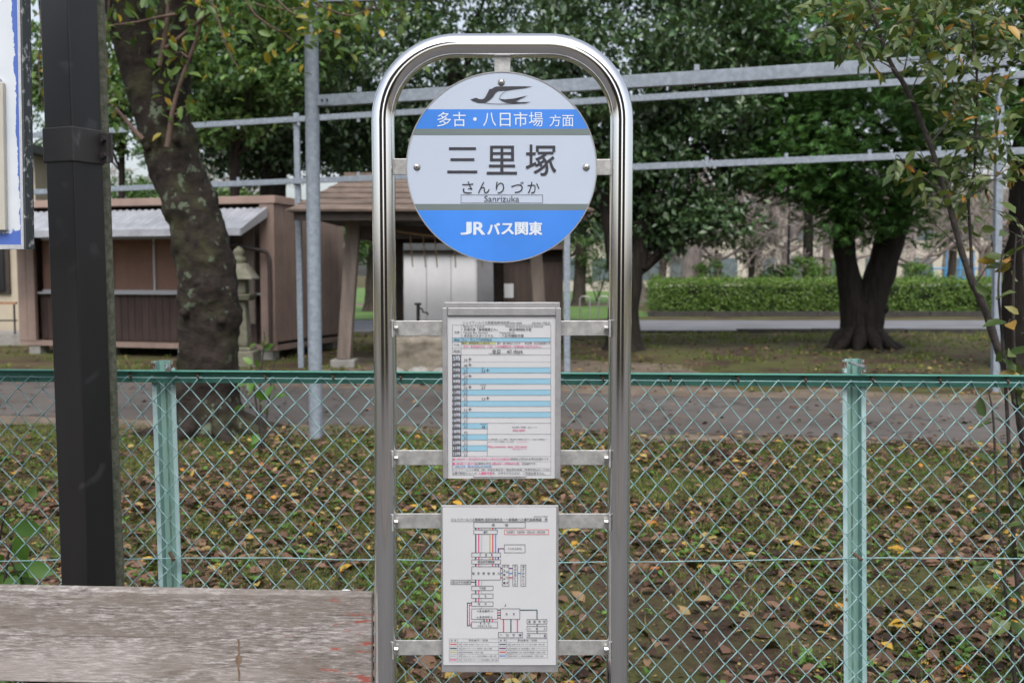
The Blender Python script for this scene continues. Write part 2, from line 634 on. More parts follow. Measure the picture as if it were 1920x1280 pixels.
M["lantern"] = mat("mossy stone", (.20, .19, .15), .95, 0, .5, 4, .7, c2=(.08, .085, .05), detail=8)
M["concrete"] = mat("concrete", (.30, .29, .27), .9, 0, .3, 6, .4)

# buildings
M["pink_wall"] = mat("pinkish brown wall", (.27, .195, .165), .7, 0, .2, 2.5, .08)
M["pink_trim"] = mat("pinkish trim", (.33, .235, .195), .7, 0, .2, 3)
M["awning"] = mat("grey white awning", (.33, .345, .38), .6, 0, .3, 4, .1)
M["dark_wood"] = mat("dark stained boards", (.055, .032, .027), .7, 0, .45, 3, .3, (3, 3, .5), detail=6)
M["shutter"] = mat("brown shutter", (.22, .12, .085), .6, 0, .15, 4)
M["win_frame"] = mat("window frame", (.42, .43, .45), .5, .2, .1, 10)
M["grey_wood"] = mat("grey timber", (.17, .14, .12), .85, 0, .4, 4, .4, (2, 2, .35), detail=6)
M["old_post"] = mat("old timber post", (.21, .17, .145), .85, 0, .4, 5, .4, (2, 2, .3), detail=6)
M["shingle"] = mat("brown shingle", (.20, .15, .12), .8, 0, .4, 4, .4, (1, 1, 1), detail=6)
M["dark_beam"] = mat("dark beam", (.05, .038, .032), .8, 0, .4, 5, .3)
M["white_panel"] = mat("white metal panel", (.78, .80, .83), .95, 0, .12, 2)
M["grey_panel"] = mat("grey metal panel", (.24, .25, .27), .6, 0, .15, 3)
M["dark_roof"] = mat("dark metal roof", (.09, .10, .105), .6, 0, .25, 4)
M["brown_board"] = mat("brown board wall", (.095, .07, .058), .75, 0, .35, 3, .3, (3, 3, .4), detail=6)
M["beige"] = mat("beige plaster", (.44, .39, .30), .85, 0, .12, 1.5)
M["glass_dark"] = mat("dark window", (.02, .022, .026), .12, 0, .2, 2)
M["rail_brown"] = mat("brown handrail", (.33, .17, .10), .6, 0, .2, 5)
M["pipe"] = mat("dark brown pipe", (.055, .04, .038), .45, 0, .3, 8)
M["iron"] = mat("dark iron", (.035, .035, .04), .5, .5, .4, 20)
M["rope"] = mat("straw rope", (.30, .20, .11), .9, 0, .4, 60, .4)
M["blue_metal"] = mat("blue play metal", (.10, .36, .68), .45, 0, .1, 5)
M["yellow_metal"] = mat("yellow play metal", (.62, .36, .05), .45, 0, .1, 5)
M["steel"] = mat("stainless rack tube", (.5, .49, .46), .35, .7, .2, 10)
M["school"] = mat("pale school wall", (.46, .41, .36), .85, 0, .1, .4)
M["school_win"] = mat("school window", (.12, .15, .17), .3, 0, .3, 2)

# plants
M["bark_cherry"] = bark_mat("cherry bark", (.009, .007, .006), (.042, .032, .026), (.11, .14, .095, 1), 6, (1, 1, 1.3))
M["bark_dark"] = bark_mat("dark bark", (.005, .004, .0035), (.034, .028, .023), None, 8, (1, 1, .14))
M["bark_mid"] = bark_mat("brown bark", (.025, .02, .016), (.075, .06, .05), None, 5)
M["bark_bare"] = bark_mat("bare tree bark", (.17, .14, .13), (.40, .34, .32), None, 4)
M["twig"] = mat("reddish twig", (.13, .085, .065), .8, 0, .35, 30, .3)
M["twig_dark"] = mat("dark shrub stem", (.026, .02, .018), .8, 0, .4, 40, .5, c2=(.06, .05, .045))
M["leaf_dark"] = leaf_mat("glossy evergreen leaf", [(0, (.018, .048, .018)), (.5, (.042, .092, .034)), (1, (.10, .175, .07))], .36, .12, .7)
M["leaf_ever"] = leaf_mat("evergreen leaf", [(0, (.028, .075, .02)), (.5, (.06, .135, .032)), (1, (.14, .24, .06))], .45, .2, .5)
M["leaf_conifer"] = leaf_mat("conifer spray", [(0, (.025, .09, .018)), (.5, (.06, .165, .035)), (1, (.13, .27, .07))], .6, .15, .3)
M["leaf_cherry"] = leaf_mat("cherry leaf", [(0, (.045, .10, .02)), (.45, (.075, .15, .03)), (.85, (.13, .21, .05)), (.88, (.40, .29, .03)), (1, (.50, .33, .04))], .45, .3, .45)
M["leaf_shrub"] = leaf_mat("olive shrub leaf", [(0, (.035, .07, .016)), (.45, (.075, .115, .028)), (.90, (.13, .165, .05)), (.92, (.34, .22, .03)), (1, (.46, .20, .045))], .4, .25, .5)
M["leaf_fresh"] = leaf_mat("fresh green leaf", [(0, (.05, .13, .02)), (.6, (.09, .2, .03)), (1, (.16, .27, .06))], .45, .3, .45)
M["leaf_hedge"] = leaf_mat("hedge leaf", [(0, (.05, .12, .018)), (.5, (.10, .19, .03)), (1, (.19, .28, .055))], .45, .25, .45)
M["leaf_far"] = leaf_mat("far leaf", [(0, (.03, .07, .025)), (.5, (.05, .10, .03)), (1, (.10, .15, .05))], .5, .2, .4)
M["litter"] = leaf_mat("fallen leaf", [(0, (.022, .014, .011)), (.25, (.055, .032, .023)), (.55, (.115, .064, .043)), (.82, (.19, .112, .078)), (.91, (.23, .155, .085)), (.96, (.36, .28, .10)), (.985, (.44, .27, .04)), (1, (.36, .12, .03))], .75, .06, .25)
M["grass"] = leaf_mat("grass blade", [(0, (.045, .08, .016)), (.5, (.11, .155, .032)), (.85, (.19, .215, .06)), (1, (.30, .25, .11))], .6, .25, .3)
M["core"] = mat("inner twigs", (.02, .03, .012), .9, 0, .5, 5)

# ------------------------------------------------------------------ ground, path, roads
def G2(px, py, z):
    return G(px, py, z)


xs = np.unique(np.concatenate([np.linspace(-7, 7, 150), np.array([-300, -120, -60, -30, -18, -12, -9, 9, 12, 18, 30, 60, 120, 300])]))
ys = np.unique(np.concatenate([np.linspace(2.7, 13, 130), np.array([-60, -20, -6, 0, 2, 15, 18, 22, 30, 50, 90, 160, 400])]))
gb = MB()
for y in ys:
    for x in xs:
        z = 0.0
        if 2.7 < y < 13 and abs(x) < 7:
            z = -.006 + .010 * mnoise.noise((x * 2.2, y * 2.2, 3)) + .006 * mnoise.noise((x * 7, y * 7, 1))
            z = min(z, -.002)
        gb.v.append((x, y, z))
nx = len(xs)
gb.f = [(j * nx + i, j * nx + i + 1, (j + 1) * nx + i + 1, (j + 1) * nx + i) for j in range(len(ys) - 1) for i in range(nx - 1)]
kind(gb.build("ground", M["earth"], smooth=True))


def sheet(name, pts, z, m):
    o = MB().add([(p[0], p[1], z) for p in pts], [tuple(range(len(pts)))]).build(name, m)
    return kind(o)


def line_at(pa, pb, x):
    t = (x - pa.x) / (pb.x - pa.x)
    return pa.y + t * (pb.y - pa.y)


near_a, near_b = G(0, 779), G(1920, 832)
far_a, far_b = G(0, 714), G(1920, 757)


def strip(name, na, nb, fa, fb, z, m, seg=60, wob=.0, x0=-22, x1=22, seed=0):
    pts = []
    for i in range(seg + 1):
        x = x0 + (x1 - x0) * i / seg
        pts.append((x, line_at(na, nb, x) + wob * mnoise.noise((x * 1.3, seed, 0))))
    for i in range(seg + 1):
        x = x1 + (x0 - x1) * i / seg
        pts.append((x, line_at(fa, fb, x) + wob * mnoise.noise((x * 1.1, seed + 5, 0))))
    return sheet(name, pts, z, m)


dy = Vector((0, .55, 0))
strip("path_border", near_a - dy, near_b - dy * .5, far_a + dy * 2.4, far_b + dy * 1.5, .004, M["sand"], 160, .5, seed=3)
strip("path", near_a, near_b, far_a, far_b, .009, M["asphalt"], 160, .12)
sheet("pavement", [(-30, -1.2), (30, -1.2), (30, 2.66), (-30, 2.66)], .006, M["paving"])
sheet("street", [(-40, -8.5), (40, -8.5), (40, -1.35), (-40, -1.35)], .004, M["asphalt"])
sheet("park_road", [(-30, 25.2), (40, 24.9), (40, 31), (-30, 31)], .004, M["road"])
sheet("lawn", [(-40, 31.6), (2.5, 31.6), (5, 34), (5, 44), (-40, 44)], .006, M["lawn"])
sheet("lawn_path", [(-40, 44), (20, 44), (20, 48), (-40, 48)], .005, M["sand"])
sheet("far_lawn", [(-60, 48.2), (60, 48.2), (60, 95), (-60, 95)], .006, M["lawn"])
sheet("shrine_paving", [(-1.2, 14.0), (2.9, 14.0), (2.7, 16.0), (1.0, 17.0), (-2.8, 17.5), (-3.2, 14.4)], .006, M["sand"])
k = MB()
x = 3.2
rk = random.Random(2)
while x < 24:
    L = rk.uniform(1.8, 2.4)
    k.box(x, x + L - .03, 24.5, 24.68, 0, rk.choice((.06, .1, .11)))
    x += L
kind(k.build("kerb", M["kerb"]))
k = MB()
for i in range(12):
    k.box(4.6 + i * 1.9, 4.6 + i * 1.9 + 1.88, 33.5, 33.66, 0, .18)
kind(k.build("hedge_kerb", M["kerb"]))

# ------------------------------------------------------------------ lettering helper
_tc = bpy.data.curves.new("letters", 'FONT')
_tc.resolution_u = 3
_to = bpy.data.objects.new("letters", _tc)
COL.objects.link(_to)


def text(mb, s, x0, x1, y0, y1, Y, bold=0.0):
    if bold:
        e = bold * (y1 - y0) * .5
        for i, (dx, dy2) in enumerate(((-1, -.7), (1, -.7), (-1, .7), (1, .7))):
            text(mb, s, x0 + e + dx * e, x1 - e + dx * e, y0 + e + dy2 * e, y1 - e + dy2 * e, Y - i * .00006)
        return
    """lettering filling the photograph box (x0..x1, y0..y1) on the upright plane at distance Y"""
    _tc.body = s
    dg = bpy.context.evaluated_depsgraph_get()
    dg.update()
    me = bpy.data.meshes.new_from_object(_to.evaluated_get(dg))
    co = np.array([v.co[:2] for v in me.vertices])
    if len(co) == 0:
        return
    lo, hi = co.min(0), co.max(0)
    q = (co - lo) / np.maximum(hi - lo, 1e-6)
    vs = [P(x0 + a * (x1 - x0), y1 + b * (y0 - y1), Y) for a, b in q]
    mb.add(vs, [tuple(p.vertices) for p in me.polygons])
    bpy.data.meshes.remove(me)


def rect(mb, x0, x1, y0, y1, Y):
    mb.add([P(x0, y1, Y), P(x1, y1, Y), P(x1, y0, Y), P(x0, y0, Y)], [(0, 1, 2, 3)])


def frame_rect(mb, x0, x1, y0, y1, Y, w=.35):
    rect(mb, x0 - w, x1 + w, y0 - w, y0 + w, Y)
    rect(mb, x0 - w, x1 + w, y1 - w, y1 + w, Y)
    rect(mb, x0 - w, x0 + w, y0 + w, y1 - w, Y)
    rect(mb, x1 - w, x1 + w, y0 + w, y1 - w, Y)


# ------------------------------------------------------------------ the bus stop
YS = 2.12
PXM = 1 / (P(961, 400, YS).x - P(960, 400, YS).x)       # photograph pixels per metre there
stop = thing("bus_stop_sign", "chrome hoop bus stop with round blue and white sign, timetable and route map", "bus stop",
             (P(941, 640, YS).x, YS, 0))
r_t = 21.6 / PXM
zt = P(940, 86, YS).z
xl, xr = P(717, 640, YS).x, P(1162, 640, YS).x
xlt, xrt = P(719, 300, YS).x, P(1165, 300, YS).x
Rc = .155
pts = [(xl, YS, 0), (xl, YS, .6), (xlt, YS, 1.2), (xlt, YS, zt - Rc)]
for i in range(1, 16):
    a = math.pi - i * math.pi / 2 / 16
    pts.append((xlt + Rc + Rc * math.cos(a), YS, zt - Rc + Rc * math.sin(a)))
pts += [(xlt + Rc, YS, zt), (xrt - Rc, YS, zt)]
for i in range(1, 16):
    a = math.pi / 2 - i * math.pi / 2 / 16
    pts.append((xrt - Rc + Rc * math.cos(a), YS, zt - Rc + Rc * math.sin(a)))
pts += [(xrt, YS, zt - Rc), (xrt, YS, 1.2), (xr, YS, .6), (xr, YS, 0)]
hoop = MB().tube(pts, r_t, 32).build("hoop_frame", M["chrome"], stop, smooth=True)
uvl = hoop.data.uv_layers.new(name="around")
for q, pl in enumerate(hoop.data.polygons):
    if len(pl.vertices) == 4:
        i_, k_ = q // 32, q % 32
        for li, uv in zip(pl.loop_indices, ((k_, i_), (k_ + 1, i_), (k_ + 1, i_ + 1), (k_, i_ + 1))):
            uvl.data[li].uv = (uv[0] / 32, uv[1] / 40)
for x in (xl, xr):
    MB().box(x - .06, x + .06, YS - .06, YS + .06, .006, .018).build("base_plate", M["galv"], stop, bevel=.002)

# four flat bars with end tabs and bolts
for py in (615, 857, 975.5, 1212.5):
    z0, z1 = P(940, py + 14, YS).z, P(940, py - 14, YS).z
    xa, xb = P(740, py, YS).x, P(1140, py, YS).x
    bar = MB()
    bar.box(xa, xb, YS - .004, YS, z0, z1)
    br = bar.build("cross_bar", M["galv_bar"], stop, bevel=.001)
    for x, s in ((xa, 1), (xb, -1)):
        tb = MB().box(min(x, x - s * .004), max(x, x - s * .004), YS - .022, YS + .004, z0 - .002, z1 + .002)
        tb.build("end_tab", M["galv_bar"], br, bevel=.001)
    for x, s in ((xa, 1), (xb, -1)):
        MB().tube([(x + s * .001, YS - .013, (z0 + z1) / 2), (x + s * .009, YS - .013, (z0 + z1) / 2)], .0055, 6).build("bolt", M["bolt"], br)

# round sign
cx, cy, R = 940.4, 313.2, 177.6
disc = thing("sign_disc", "", "", P(cx, cy, YS))
for kx in ("label", "category"):
    del disc[kx]
disc.parent = stop
disc.location = P(cx, cy, YS) - Vector(stop.location)
YF = YS - .012


def circ(r, Y, n=96, cx=cx, cy=cy):
    return [P(cx + r * math.cos(2 * math.pi * i / n), cy + r * math.sin(2 * math.pi * i / n), Y) for i in range(n)]


MB().prism(circ(R, YF), (0, .006, 0)).build("sign_plate", M["sign_white"], disc, bevel=.0006)
rim = MB()
ri, ro, ro2 = circ(R - .2, YF - .0012), circ(R + 1.6, YF - .0012), circ(R + 1.6, YF + .008)
n = 96
rim.add(ri + ro + ro2, [(i, (i + 1) % n, n + (i + 1) % n, n + i) for i in range(n)] + [(n + i, n + (i + 1) % n, 2 * n + (i + 1) % n, 2 * n + i) for i in range(n)])
rim.build("edge_trim", M["alu"], disc)


def chord_band(y0, y1, r, Y, n=24):
    mb = MB()
    L, Rr = [], []
    for i in range(n + 1):
        y = y0 + (y1 - y0) * i / n
        h = math.sqrt(max(r * r - (y - cy) ** 2, 0))
        L.append(P(cx - h, y, Y))
        Rr.append(P(cx + h, y, Y))
    mb.add(L + Rr, [(i, i + 1, n + 2 + i, n + 1 + i) for i in range(n)])
    return mb


Y1 = YF - .0006
chord_band(205.2, 241.6, R - .3, Y1).build("blue_band", M["sign_blue"], disc)
chord_band(241.6, 253, R - .3, Y1).build("grey_band", M["sign_grey"], disc)
chord_band(382.4, 394.3, R - .3, Y1).build("grey_band", M["sign_grey"], disc)
chord_band(394.3, cy + R - .3, R - .3, Y1, 40).build("blue_band", M["sign_blue"], disc)
Y2 = YF - .0011
S1 = 2.909


def z1(x, y):
    return 720 + x / S1, 60 + y / S1


w = MB()
for s, x0, x1, y0, y1 in (("多", 290, 366, 437, 516), ("古", 376, 446, 437, 516), ("・", 486, 506, 466, 486), ("八", 541, 612, 441, 514),
                          ("日", 632, 690, 442, 516), ("市", 708, 782, 437, 516), ("場", 790, 867, 437, 516),
                          ("方", 903, 964, 452, 516), ("面", 972, 1034, 454, 516)):
    (a, c), (b_, d) = z1(x0, y0), z1(x1, y1)
    text(w, s, a, b_, c, d, Y2)
for s, x0, x1, y0, y1 in (("J", 417, 478, 1035, 1107), ("R", 487, 551, 1035, 1107), ("バ", 563, 634, 1040, 1106), ("ス", 640, 708, 1042, 1105),
                          ("関", 714, 786, 1036, 1108), ("東", 790, 863, 1034, 1109)):
    (a, c), (b_, d) = z1(x0, y0), z1(x1, y1)
    text(w, s, a, b_, c, d, Y2, bold=.075)
w.build("lettering", M["ink_white"], disc)
w = MB()
for s, x0, x1, y0, y1 in (("里", 560, 725, 620, 777), ("塚", 773, 940, 614, 784)):
    (a, c), (b_, d) = z1(x0, y0), z1(x1, y1)
    text(w, s, a, b_, c, d, Y2, bold=.014)
for x0, x1, y in ((354, 502, 636), (362, 493, 696), (345, 509, 763)):
    (a, c), (b_, d) = z1(x0, y - 7), z1(x1, y + 7)
    rect(w, a, b_, c, d, Y2)
for s, x0, x1, y0, y1 in (("さ", 427, 487, 816, 881), ("ん", 513, 576, 818, 880), ("り", 610, 656, 817, 882), ("づ", 693, 762, 816, 879), ("か", 783, 848, 817, 880)):
    (a, c), (b_, d) = z1(x0, y0), z1(x1, y1)
    text(w, s, a, b_, c, d, Y2)
(a, c), (b_, d) = z1(547, 893), z1(737, 926)
text(w, "Sanrizuka", a, b_, c, d, Y2)
(a, c), (b_, d) = z1(420, 888), z1(865, 932)
frame_rect(w, a, b_, c, d, Y2, .35)
w.build("lettering", M["ink"], disc)
# swallow emblem
em = MB()
body = [(470, 368), (483, 366), (497, 360), (509, 361), (516, 366), (535, 368), (548, 362), (556, 350), (566, 330), (575, 312), (588, 311), (600, 303), (613, 298), (700, 297),
        (810, 297), (770, 306), (720, 312), (680, 318), (645, 320), (622, 322), (608, 333), (596, 352), (578, 370), (560, 381), (545, 387), (520, 387), (497, 381), (482, 375)]
em.add([P(*z1(x, y), Y2) for x, y in body], [tuple(range(len(body)))[::-1]])
tail = [(628, 365), (660, 368), (705, 364), (785, 347), (745, 364), (715, 378), (740, 383), (803, 382), (770, 389), (720, 391), (680, 388), (655, 381), (640, 374)]
em.add([P(*z1(x, y), Y2 - .0002) for x, y in tail], [tuple(range(len(tail)))[::-1]])


def pline(mb, pts, wpx, Y):
    for (xa, ya), (xb, yb) in zip(pts, pts[1:]):
        dx, dy_ = xb - xa, yb - ya
        l = math.hypot(dx, dy_)
        ox, oy = -dy_ / l * wpx / 2, dx / l * wpx / 2
        mb.add([P(xa + ox, ya + oy, Y), P(xb + ox, yb + oy, Y), P(xb - ox, yb - oy, Y), P(xa - ox, ya - oy, Y)], [(0, 1, 2, 3)])


pline(em, [z1(*p) for p in ((545, 386), (575, 391), (605, 393), (660, 393), (722, 390))], .9, Y2 - .0001)
pline(em, [z1(*p) for p in ((672, 318), (655, 330), (640, 341), (634, 352), (628, 366))], .7, Y2 - .0003)
em.build("swallow_emblem", M["ink"], disc)
for px, py in ((940, 155), (782, 313.5), (1099, 314)):
    c = P(px, py, YF)
    sc = MB()
    prof = [(.0062, 0), (.0066, .0008), (.0063, .0016)]
    ring = [(0.0072, 0.0), (.0072, .001), (.005, .001), (.005, .0028), (.0035, .0036), (.001, .0038)]
    nb = len(sc.v)
    for r, h in ring:
        for q in range(16):
            a = 2 * math.pi * q / 16
            sc.v.append((c.x + r * math.cos(a), c.y - h, c.z + r * math.sin(a)))
    for i in range(len(ring) - 1):
        for q in range(16):
            sc.f.append((nb + i * 16 + q, nb + i * 16 + (q + 1) % 16, nb + (i + 1) * 16 + (q + 1) % 16, nb + (i + 1) * 16 + q))
    sc.f.append(tuple(nb + (len(ring) - 1) * 16 + q for q in range(16)))
    so = sc.build("screw", M["bolt"], disc, smooth=True)
    cr = MB()
    for ax, az in ((.0022, .0005), (.0005, .0022)):
        s_, c_ = math.sin(.5), math.cos(.5)
        q = [(-ax, -az), (ax, -az), (ax, az), (-ax, az)]
        cr.add([(c.x + x * c_ - z * s_, c.y - .0040, c.z + x * s_ + z * c_) for x, z in q], [(0, 1, 2, 3)])
    v0 = cr.build("screw_slot", M["ink"], disc)
# tabs that carry the disc
for x0, x1, y0, y1 in ((927, 957, 103, 160), (737, 790, 298, 328), (1092, 1145, 299, 329)):
    a, d = P(x0, y0, YS), P(x1, y1, YS)
    MB().box(a.x, d.x, YS - .005, YS - .001, d.z, a.z).build("mounting_tab", M["galv_bar"], stop, bevel=.001)

# ---- timetable case
YT = YS - .020
S2 = 3.657


def z2(x, y):
    return 810 + x / S2, 560 + y / S2


def r2(mb, x0, x1, y0, y1, Y):
    (a, c), (b_, d) = z2(x0, y0), z2(x1, y1)
    rect(mb, a, b_, c, d, Y)


def t2(mb, s, x0, x1, y0, y1, Y, bold=0.0):
    (a, c), (b_, d) = z2(x0, y0), z2(x1, y1)
    text(mb, s, a, b_, c, d, Y, bold)


tt = thing("timetable", "", "", (0, 0, 0))
for kx in ("label", "category"):
    del tt[kx]
tt.parent = stop
tt.location = P(940, 735, YT) - Vector(stop.location)


def slab(x0, x1, y0, y1, Yf, t):
    a, d = P(x0, y0, Yf), P(x1, y1, Yf)
    return (a.x, d.x, Yf, Yf + t, d.z, a.z)


fr = MB()
fr.box(*slab(829, 839.5, 577, 897, YT - .006, .018))
fr.box(*slab(1042, 1051, 577, 897, YT - .006, .018))
fr.box(*slab(839.6, 1041.9, 577, 591.5, YT - .005, .017))
fr.box(*slab(833, 1050, 566.5, 576.8, YT + .002, .008))
fr.box(*slab(888, 986, 891, 898, YT - .006, .012))
fr.build("frame", M["alu"], tt, bevel=.0012)
pp = MB()
pp.box(*slab(838.6, 1042.6, 588, 896.5, YT, .004))
pp.build("paper", M["paper"], tt)
YA, YB = YT - .0006, YT - .0012
blue, dark, ink, white, pink, yel = MB(), MB(), MB(), MB(), MB(), MB()
inkb = MB()
hours = ["5時", "6時", "7時", "8時", "9時", "10時", "11時", "12時", "13時", "14時", "15時", "16時", "17時", "18時", "19時", "20時", "21時", "22時"]
ytop = [384, 432] + [470 + i * 38.15 for i in range(17)]
r2(dark, 140, 200, 384, 1079, YA)
for i, h in enumerate(hours):
    y0, y1 = ytop[i], ytop[i + 1]
    t2(white, h, 145 if i < 5 else 141.5, 193 if i < 5 else 195, y0 + 6, y1 - 7, YB)
    if i >= 2 and i % 2 == 0:
        r2(blue, 201, 811 if i < 12 else 379, y0 + .5, y1 - .5, YA)
    r2(ink, 140, 815 if i < 13 else 379, y0 - .6, y0 + .6, YB)
r2(blue, 140, 811, 268, 293, YA)
r2(yel, 202, 438, 295, 313, YA)
for y in (178, 267, 294, 339, 384, 1079, 1208):
    r2(ink, 138, 816, y - .8, y + .8, YB)
for x in (139, 815):
    r2(ink, x - .9, x + .9, 178, 1208, YB)
r2(ink, 199.5, 201, 178, 384, YB)
r2(ink, 378, 380, 851, 1079, YB)
r2(ink, 379, 815, 926, 927.6, YB)
r2(ink, 379, 815, 850.5, 852, YB)
for y in (1117, 1160, 1180):
    r2(ink, 140, 815, y - .5, y + .5, YB)
t2(ink, "ジェイアールバス関東発車時刻表time table", 210, 618, 153, 174, YB)
t2(ink, "2024/6/17改正", 685, 812, 157, 175, YB)
t2(ink, "Narita Air Terminal", 212, 358, 181, 195, YB)
t2(ink, "Museum of Aeronautical Sciences", 505, 762, 181, 195, YB)
t2(ink, "・空港方面「貨物管理ビル」", 206, 448, 199, 220, YB, .01)
t2(ink, "航空博物館方面", 530, 682, 199, 220, YB, .01)
t2(ink, "Takodai Bus Terminal", 214, 381, 225, 239, YB)
t2(ink, "Yokaichiba St", 461, 566, 225, 239, YB)
t2(ink, "・多古台バスターミナル", 206, 420, 242, 263, YB, .01)
t2(ink, "・八日市場駅方面", 462, 628, 242, 263, YB, .01)
t2(ink, "方面", 152, 188, 221, 239, YB)
t2(ink, "経由", 152, 188, 273, 289, YB, .01)
t2(ink, "芝山・芝山千代田駅経由", 205, 410, 272, 290, YB)
t2(ink, "行先", 152, 188, 307, 325, YB)
t2(ink, "無印：貨物管理ビル前行き", 204, 396, 296, 312, YB)
t2(ink, "第7：第7貨物ビル行き", 446, 606, 297, 314, YB)
t2(ink, "航空博：航空博物館行き", 636, 810, 297, 314, YB)
t2(pink, "多古：多古台BT行き　八日：八日市場駅行き（空港方面へは行きません）", 215, 748, 318, 335, YB, .01)
t2(ink, "時刻", 148, 194, 349, 373, YB)
t2(ink, "全日", 411, 468, 346, 376, YB, .02)
t2(ink, "all days", 515, 620, 347, 377, YB, .012)
r2(ink, 388, 630, 374, 376, YB - .0002)
ent = {0: [("29", 218, 1)], 1: [("48", 218, 1)], 2: [("23", 218, 0), ("53", 340, 1)], 3: [("23", 218, 1)], 4: [("23", 218, 0)],
       5: [("03", 218, 1), ("53", 340, 0)], 6: [("53", 218, 0)], 7: [("23", 218, 0), ("53", 340, 1)], 8: [("53", 218, 0)], 9: [("53", 218, 1)],
       10: [("23", 218, 0)], 11: [("23", 218, 0)], 12: [("23", 218, 0), ("48", 340, 0)], 13: [("43", 218, 0)], 14: [("53", 218, 0)],
       15: [("23", 218, 0)], 16: [("53", 218, 0)], 17: [("23", 218, 0)]}
small = {2: "八日・多古", 4: "航空博", 3: "第7", 5: "第7", 6: "航空博", 7: "多古", 8: "八日・多古", 10: "航空博", 11: "八日", 12: "多古", 14: "航空博", 15: "航空博", 16: "多古", 17: "航空博"}
for i, es in ent.items():
    y1 = ytop[i + 1]
    for s, x, plane in es:
        t2(ink, s, x, x + 24, y1 - 21, y1 - 3, YB)
        if plane:
            c = x + 42
            yc = y1 - 20
            r2(ink, c - 1.7, c + 1.7, yc - 11, yc + 11, YB)
            (pa, pb) = z2(c, yc)
            for sgn in (-1, 1):
                pts4 = [(c, yc - 4), (c + sgn * 13, yc + 3), (c + sgn * 13, yc + 5), (c, yc + 2)]
                ink.add([P(*z2(*p), YB - .0001) for p in pts4], [(0, 1, 2, 3)])
                pts4 = [(c, yc + 7), (c + sgn * 5, yc + 11), (c + sgn * 5, yc + 12.5), (c, yc + 10)]
                ink.add([P(*z2(*p), YB - .0001) for p in pts4], [(0, 1, 2, 3)])
    if i in small:
        t2(ink, small[i], 209, 247, ytop[i] + 3, ytop[i] + 12, YB)
for i in (5, 12):
    t2(ink, "航空博", 331, 368, ytop[i] + 3, ytop[i] + 12, YB)
t2(ink, "第7", 340, 360, ytop[2] + 3, ytop[2] + 12, YB)
t2(ink, "多古本線・時刻表　QRコード⇒", 550, 720, 873, 887, YB)
t2(pink, "time table", 553, 636, 890, 907, YB, .01)
t2(ink, "※災害時等により運休・遅延等の情報をQRコード(JRバス関東ホー", 384, 794, 957, 970, YB)
t2(ink, "ムページ)より発信しています", 384, 562, 972, 986, YB)
t2(pink, "→→→→→", 583, 654, 975, 984, YB)
t2(pink, "※Bus suspension  delay  information", 384, 652, 1005, 1021, YB, .01)
t2(pink, "QRcode→→→", 551, 650, 1023, 1034, YB)
t2(pink, "◆12月29日～1月3日及び1月4日～1月31日土日祝日の", 142, 540, 1089, 1106, YB, .01)
t2(ink, "期間及び翌日は全便迂回運行です。", 541, 806, 1089, 1106, YB)
t2(pink, "■1月4日～1月31日", 142, 298, 1121, 1138, YB, .01)
t2(ink, "の期間の平日、", 300, 412, 1121, 1138, YB)
t2(pink, "8時30分～15時00分の間", 414, 596, 1120, 1137, YB, .01)
t2(ink, "、迂回運行です。", 600, 716, 1121, 1138, YB)
t2(inkb, "迂回バス停：東町⇔成田山⇔市役所前", 157, 410, 1140, 1155, YB, .01)
t2(ink, "ジェイアールバス関東（株）成田空港支店・電話受付時間（営業時間6:00～17:00）", 142, 806, 1164, 1177, YB)
t2(ink, "※第7貨物ビルへは、", 144, 316, 1185, 1204, YB)
t2(pink, "入構許可証", 317, 414, 1184, 1205, YB, .02)
t2(ink, "を、お持ちの方以外は、ご利用出来ません。", 416, 778, 1185, 1204, YB)
blue.build("blue_row", M["pale_blue"], tt)
yel.build("yellow_row", M["pale_yellow"], tt)
dark.build("hour_column", M["dark_cell"], tt)
ink.build("lettering", M["ink_grey"], tt)
white.build("hour_lettering", M["ink_white"], tt)
pink.build("pink_lettering", M["pink"], tt)
inkb.build("blue_lettering", M["blue_print"], tt)

# ---- route map
YM = YS - .016
S3 = 3.765
rm = thing("route_map", "", "", (0, 0, 0))
for kx in ("label", "category"):
    del rm[kx]
rm.parent = stop
rm.location = P(936, 1100, YM) - Vector(stop.location)


def z3(x, y):
    return 810 + x / S3, 930 + y / S3


def r3(mb, x0, x1, y0, y1, Y):
    (a, c), (b_, d) = z3(x0, y0), z3(x1, y1)
    rect(mb, a, b_, c, d, Y)


def t3(mb, s, x0, x1, y0, y1, Y, bold=0.0):
    (a, c), (b_, d) = z3(x0, y0), z3(x1, y1)
    text(mb, s, a, b_, c, d, Y, bold)


bk = MB()
bk.box(*slab(826.5, 1046.5, 947, 1260, YM, .007))
bk.build("frame", M["alu"], rm, bevel=.0015)
pp = MB()
pp.box(*slab(830, 1042, 951, 1246, YM - .002, .003))
pp.build("paper", M["paper"], rm)
YA, YB = YM - .0026, YM - .0032
ink = MB()
cl = {k: MB() for k in ("green_print", "pink", "grey_print", "olive", "red", "blue_print", "purple")}
xcol = [("green_print", 309), ("pink", 330), ("grey_print", 349), ("olive", 409), ("red", 429), ("blue_print", 449)]
for c, x in xcol:
    for y0, y1 in ((222, 236), (266, 397), (427, 446), (476, 495)):
        if c == "olive" and y0 == 476:
            continue
        r3(cl[c], x - 4, x + 4, y0, y1, YA)
for y0, y1 in ((427, 446), (476, 495), (366, 397)):
    r3(cl["purple"], 464, 472, y0, y1, YA)
r3(cl["purple"], 464, 511, 365, 372, YA)
for c, x in xcol[:3]:
    for y0, y1 in ((589, 632), (663, 687), (718, 743)):
        r3(cl[c], x - 4, x + 4, y0, y1, YA)
r3(cl["grey_print"], 345, 353, 774, 792, YA)
r3(cl["green_print"], 273, 309, 601, 608, YA)
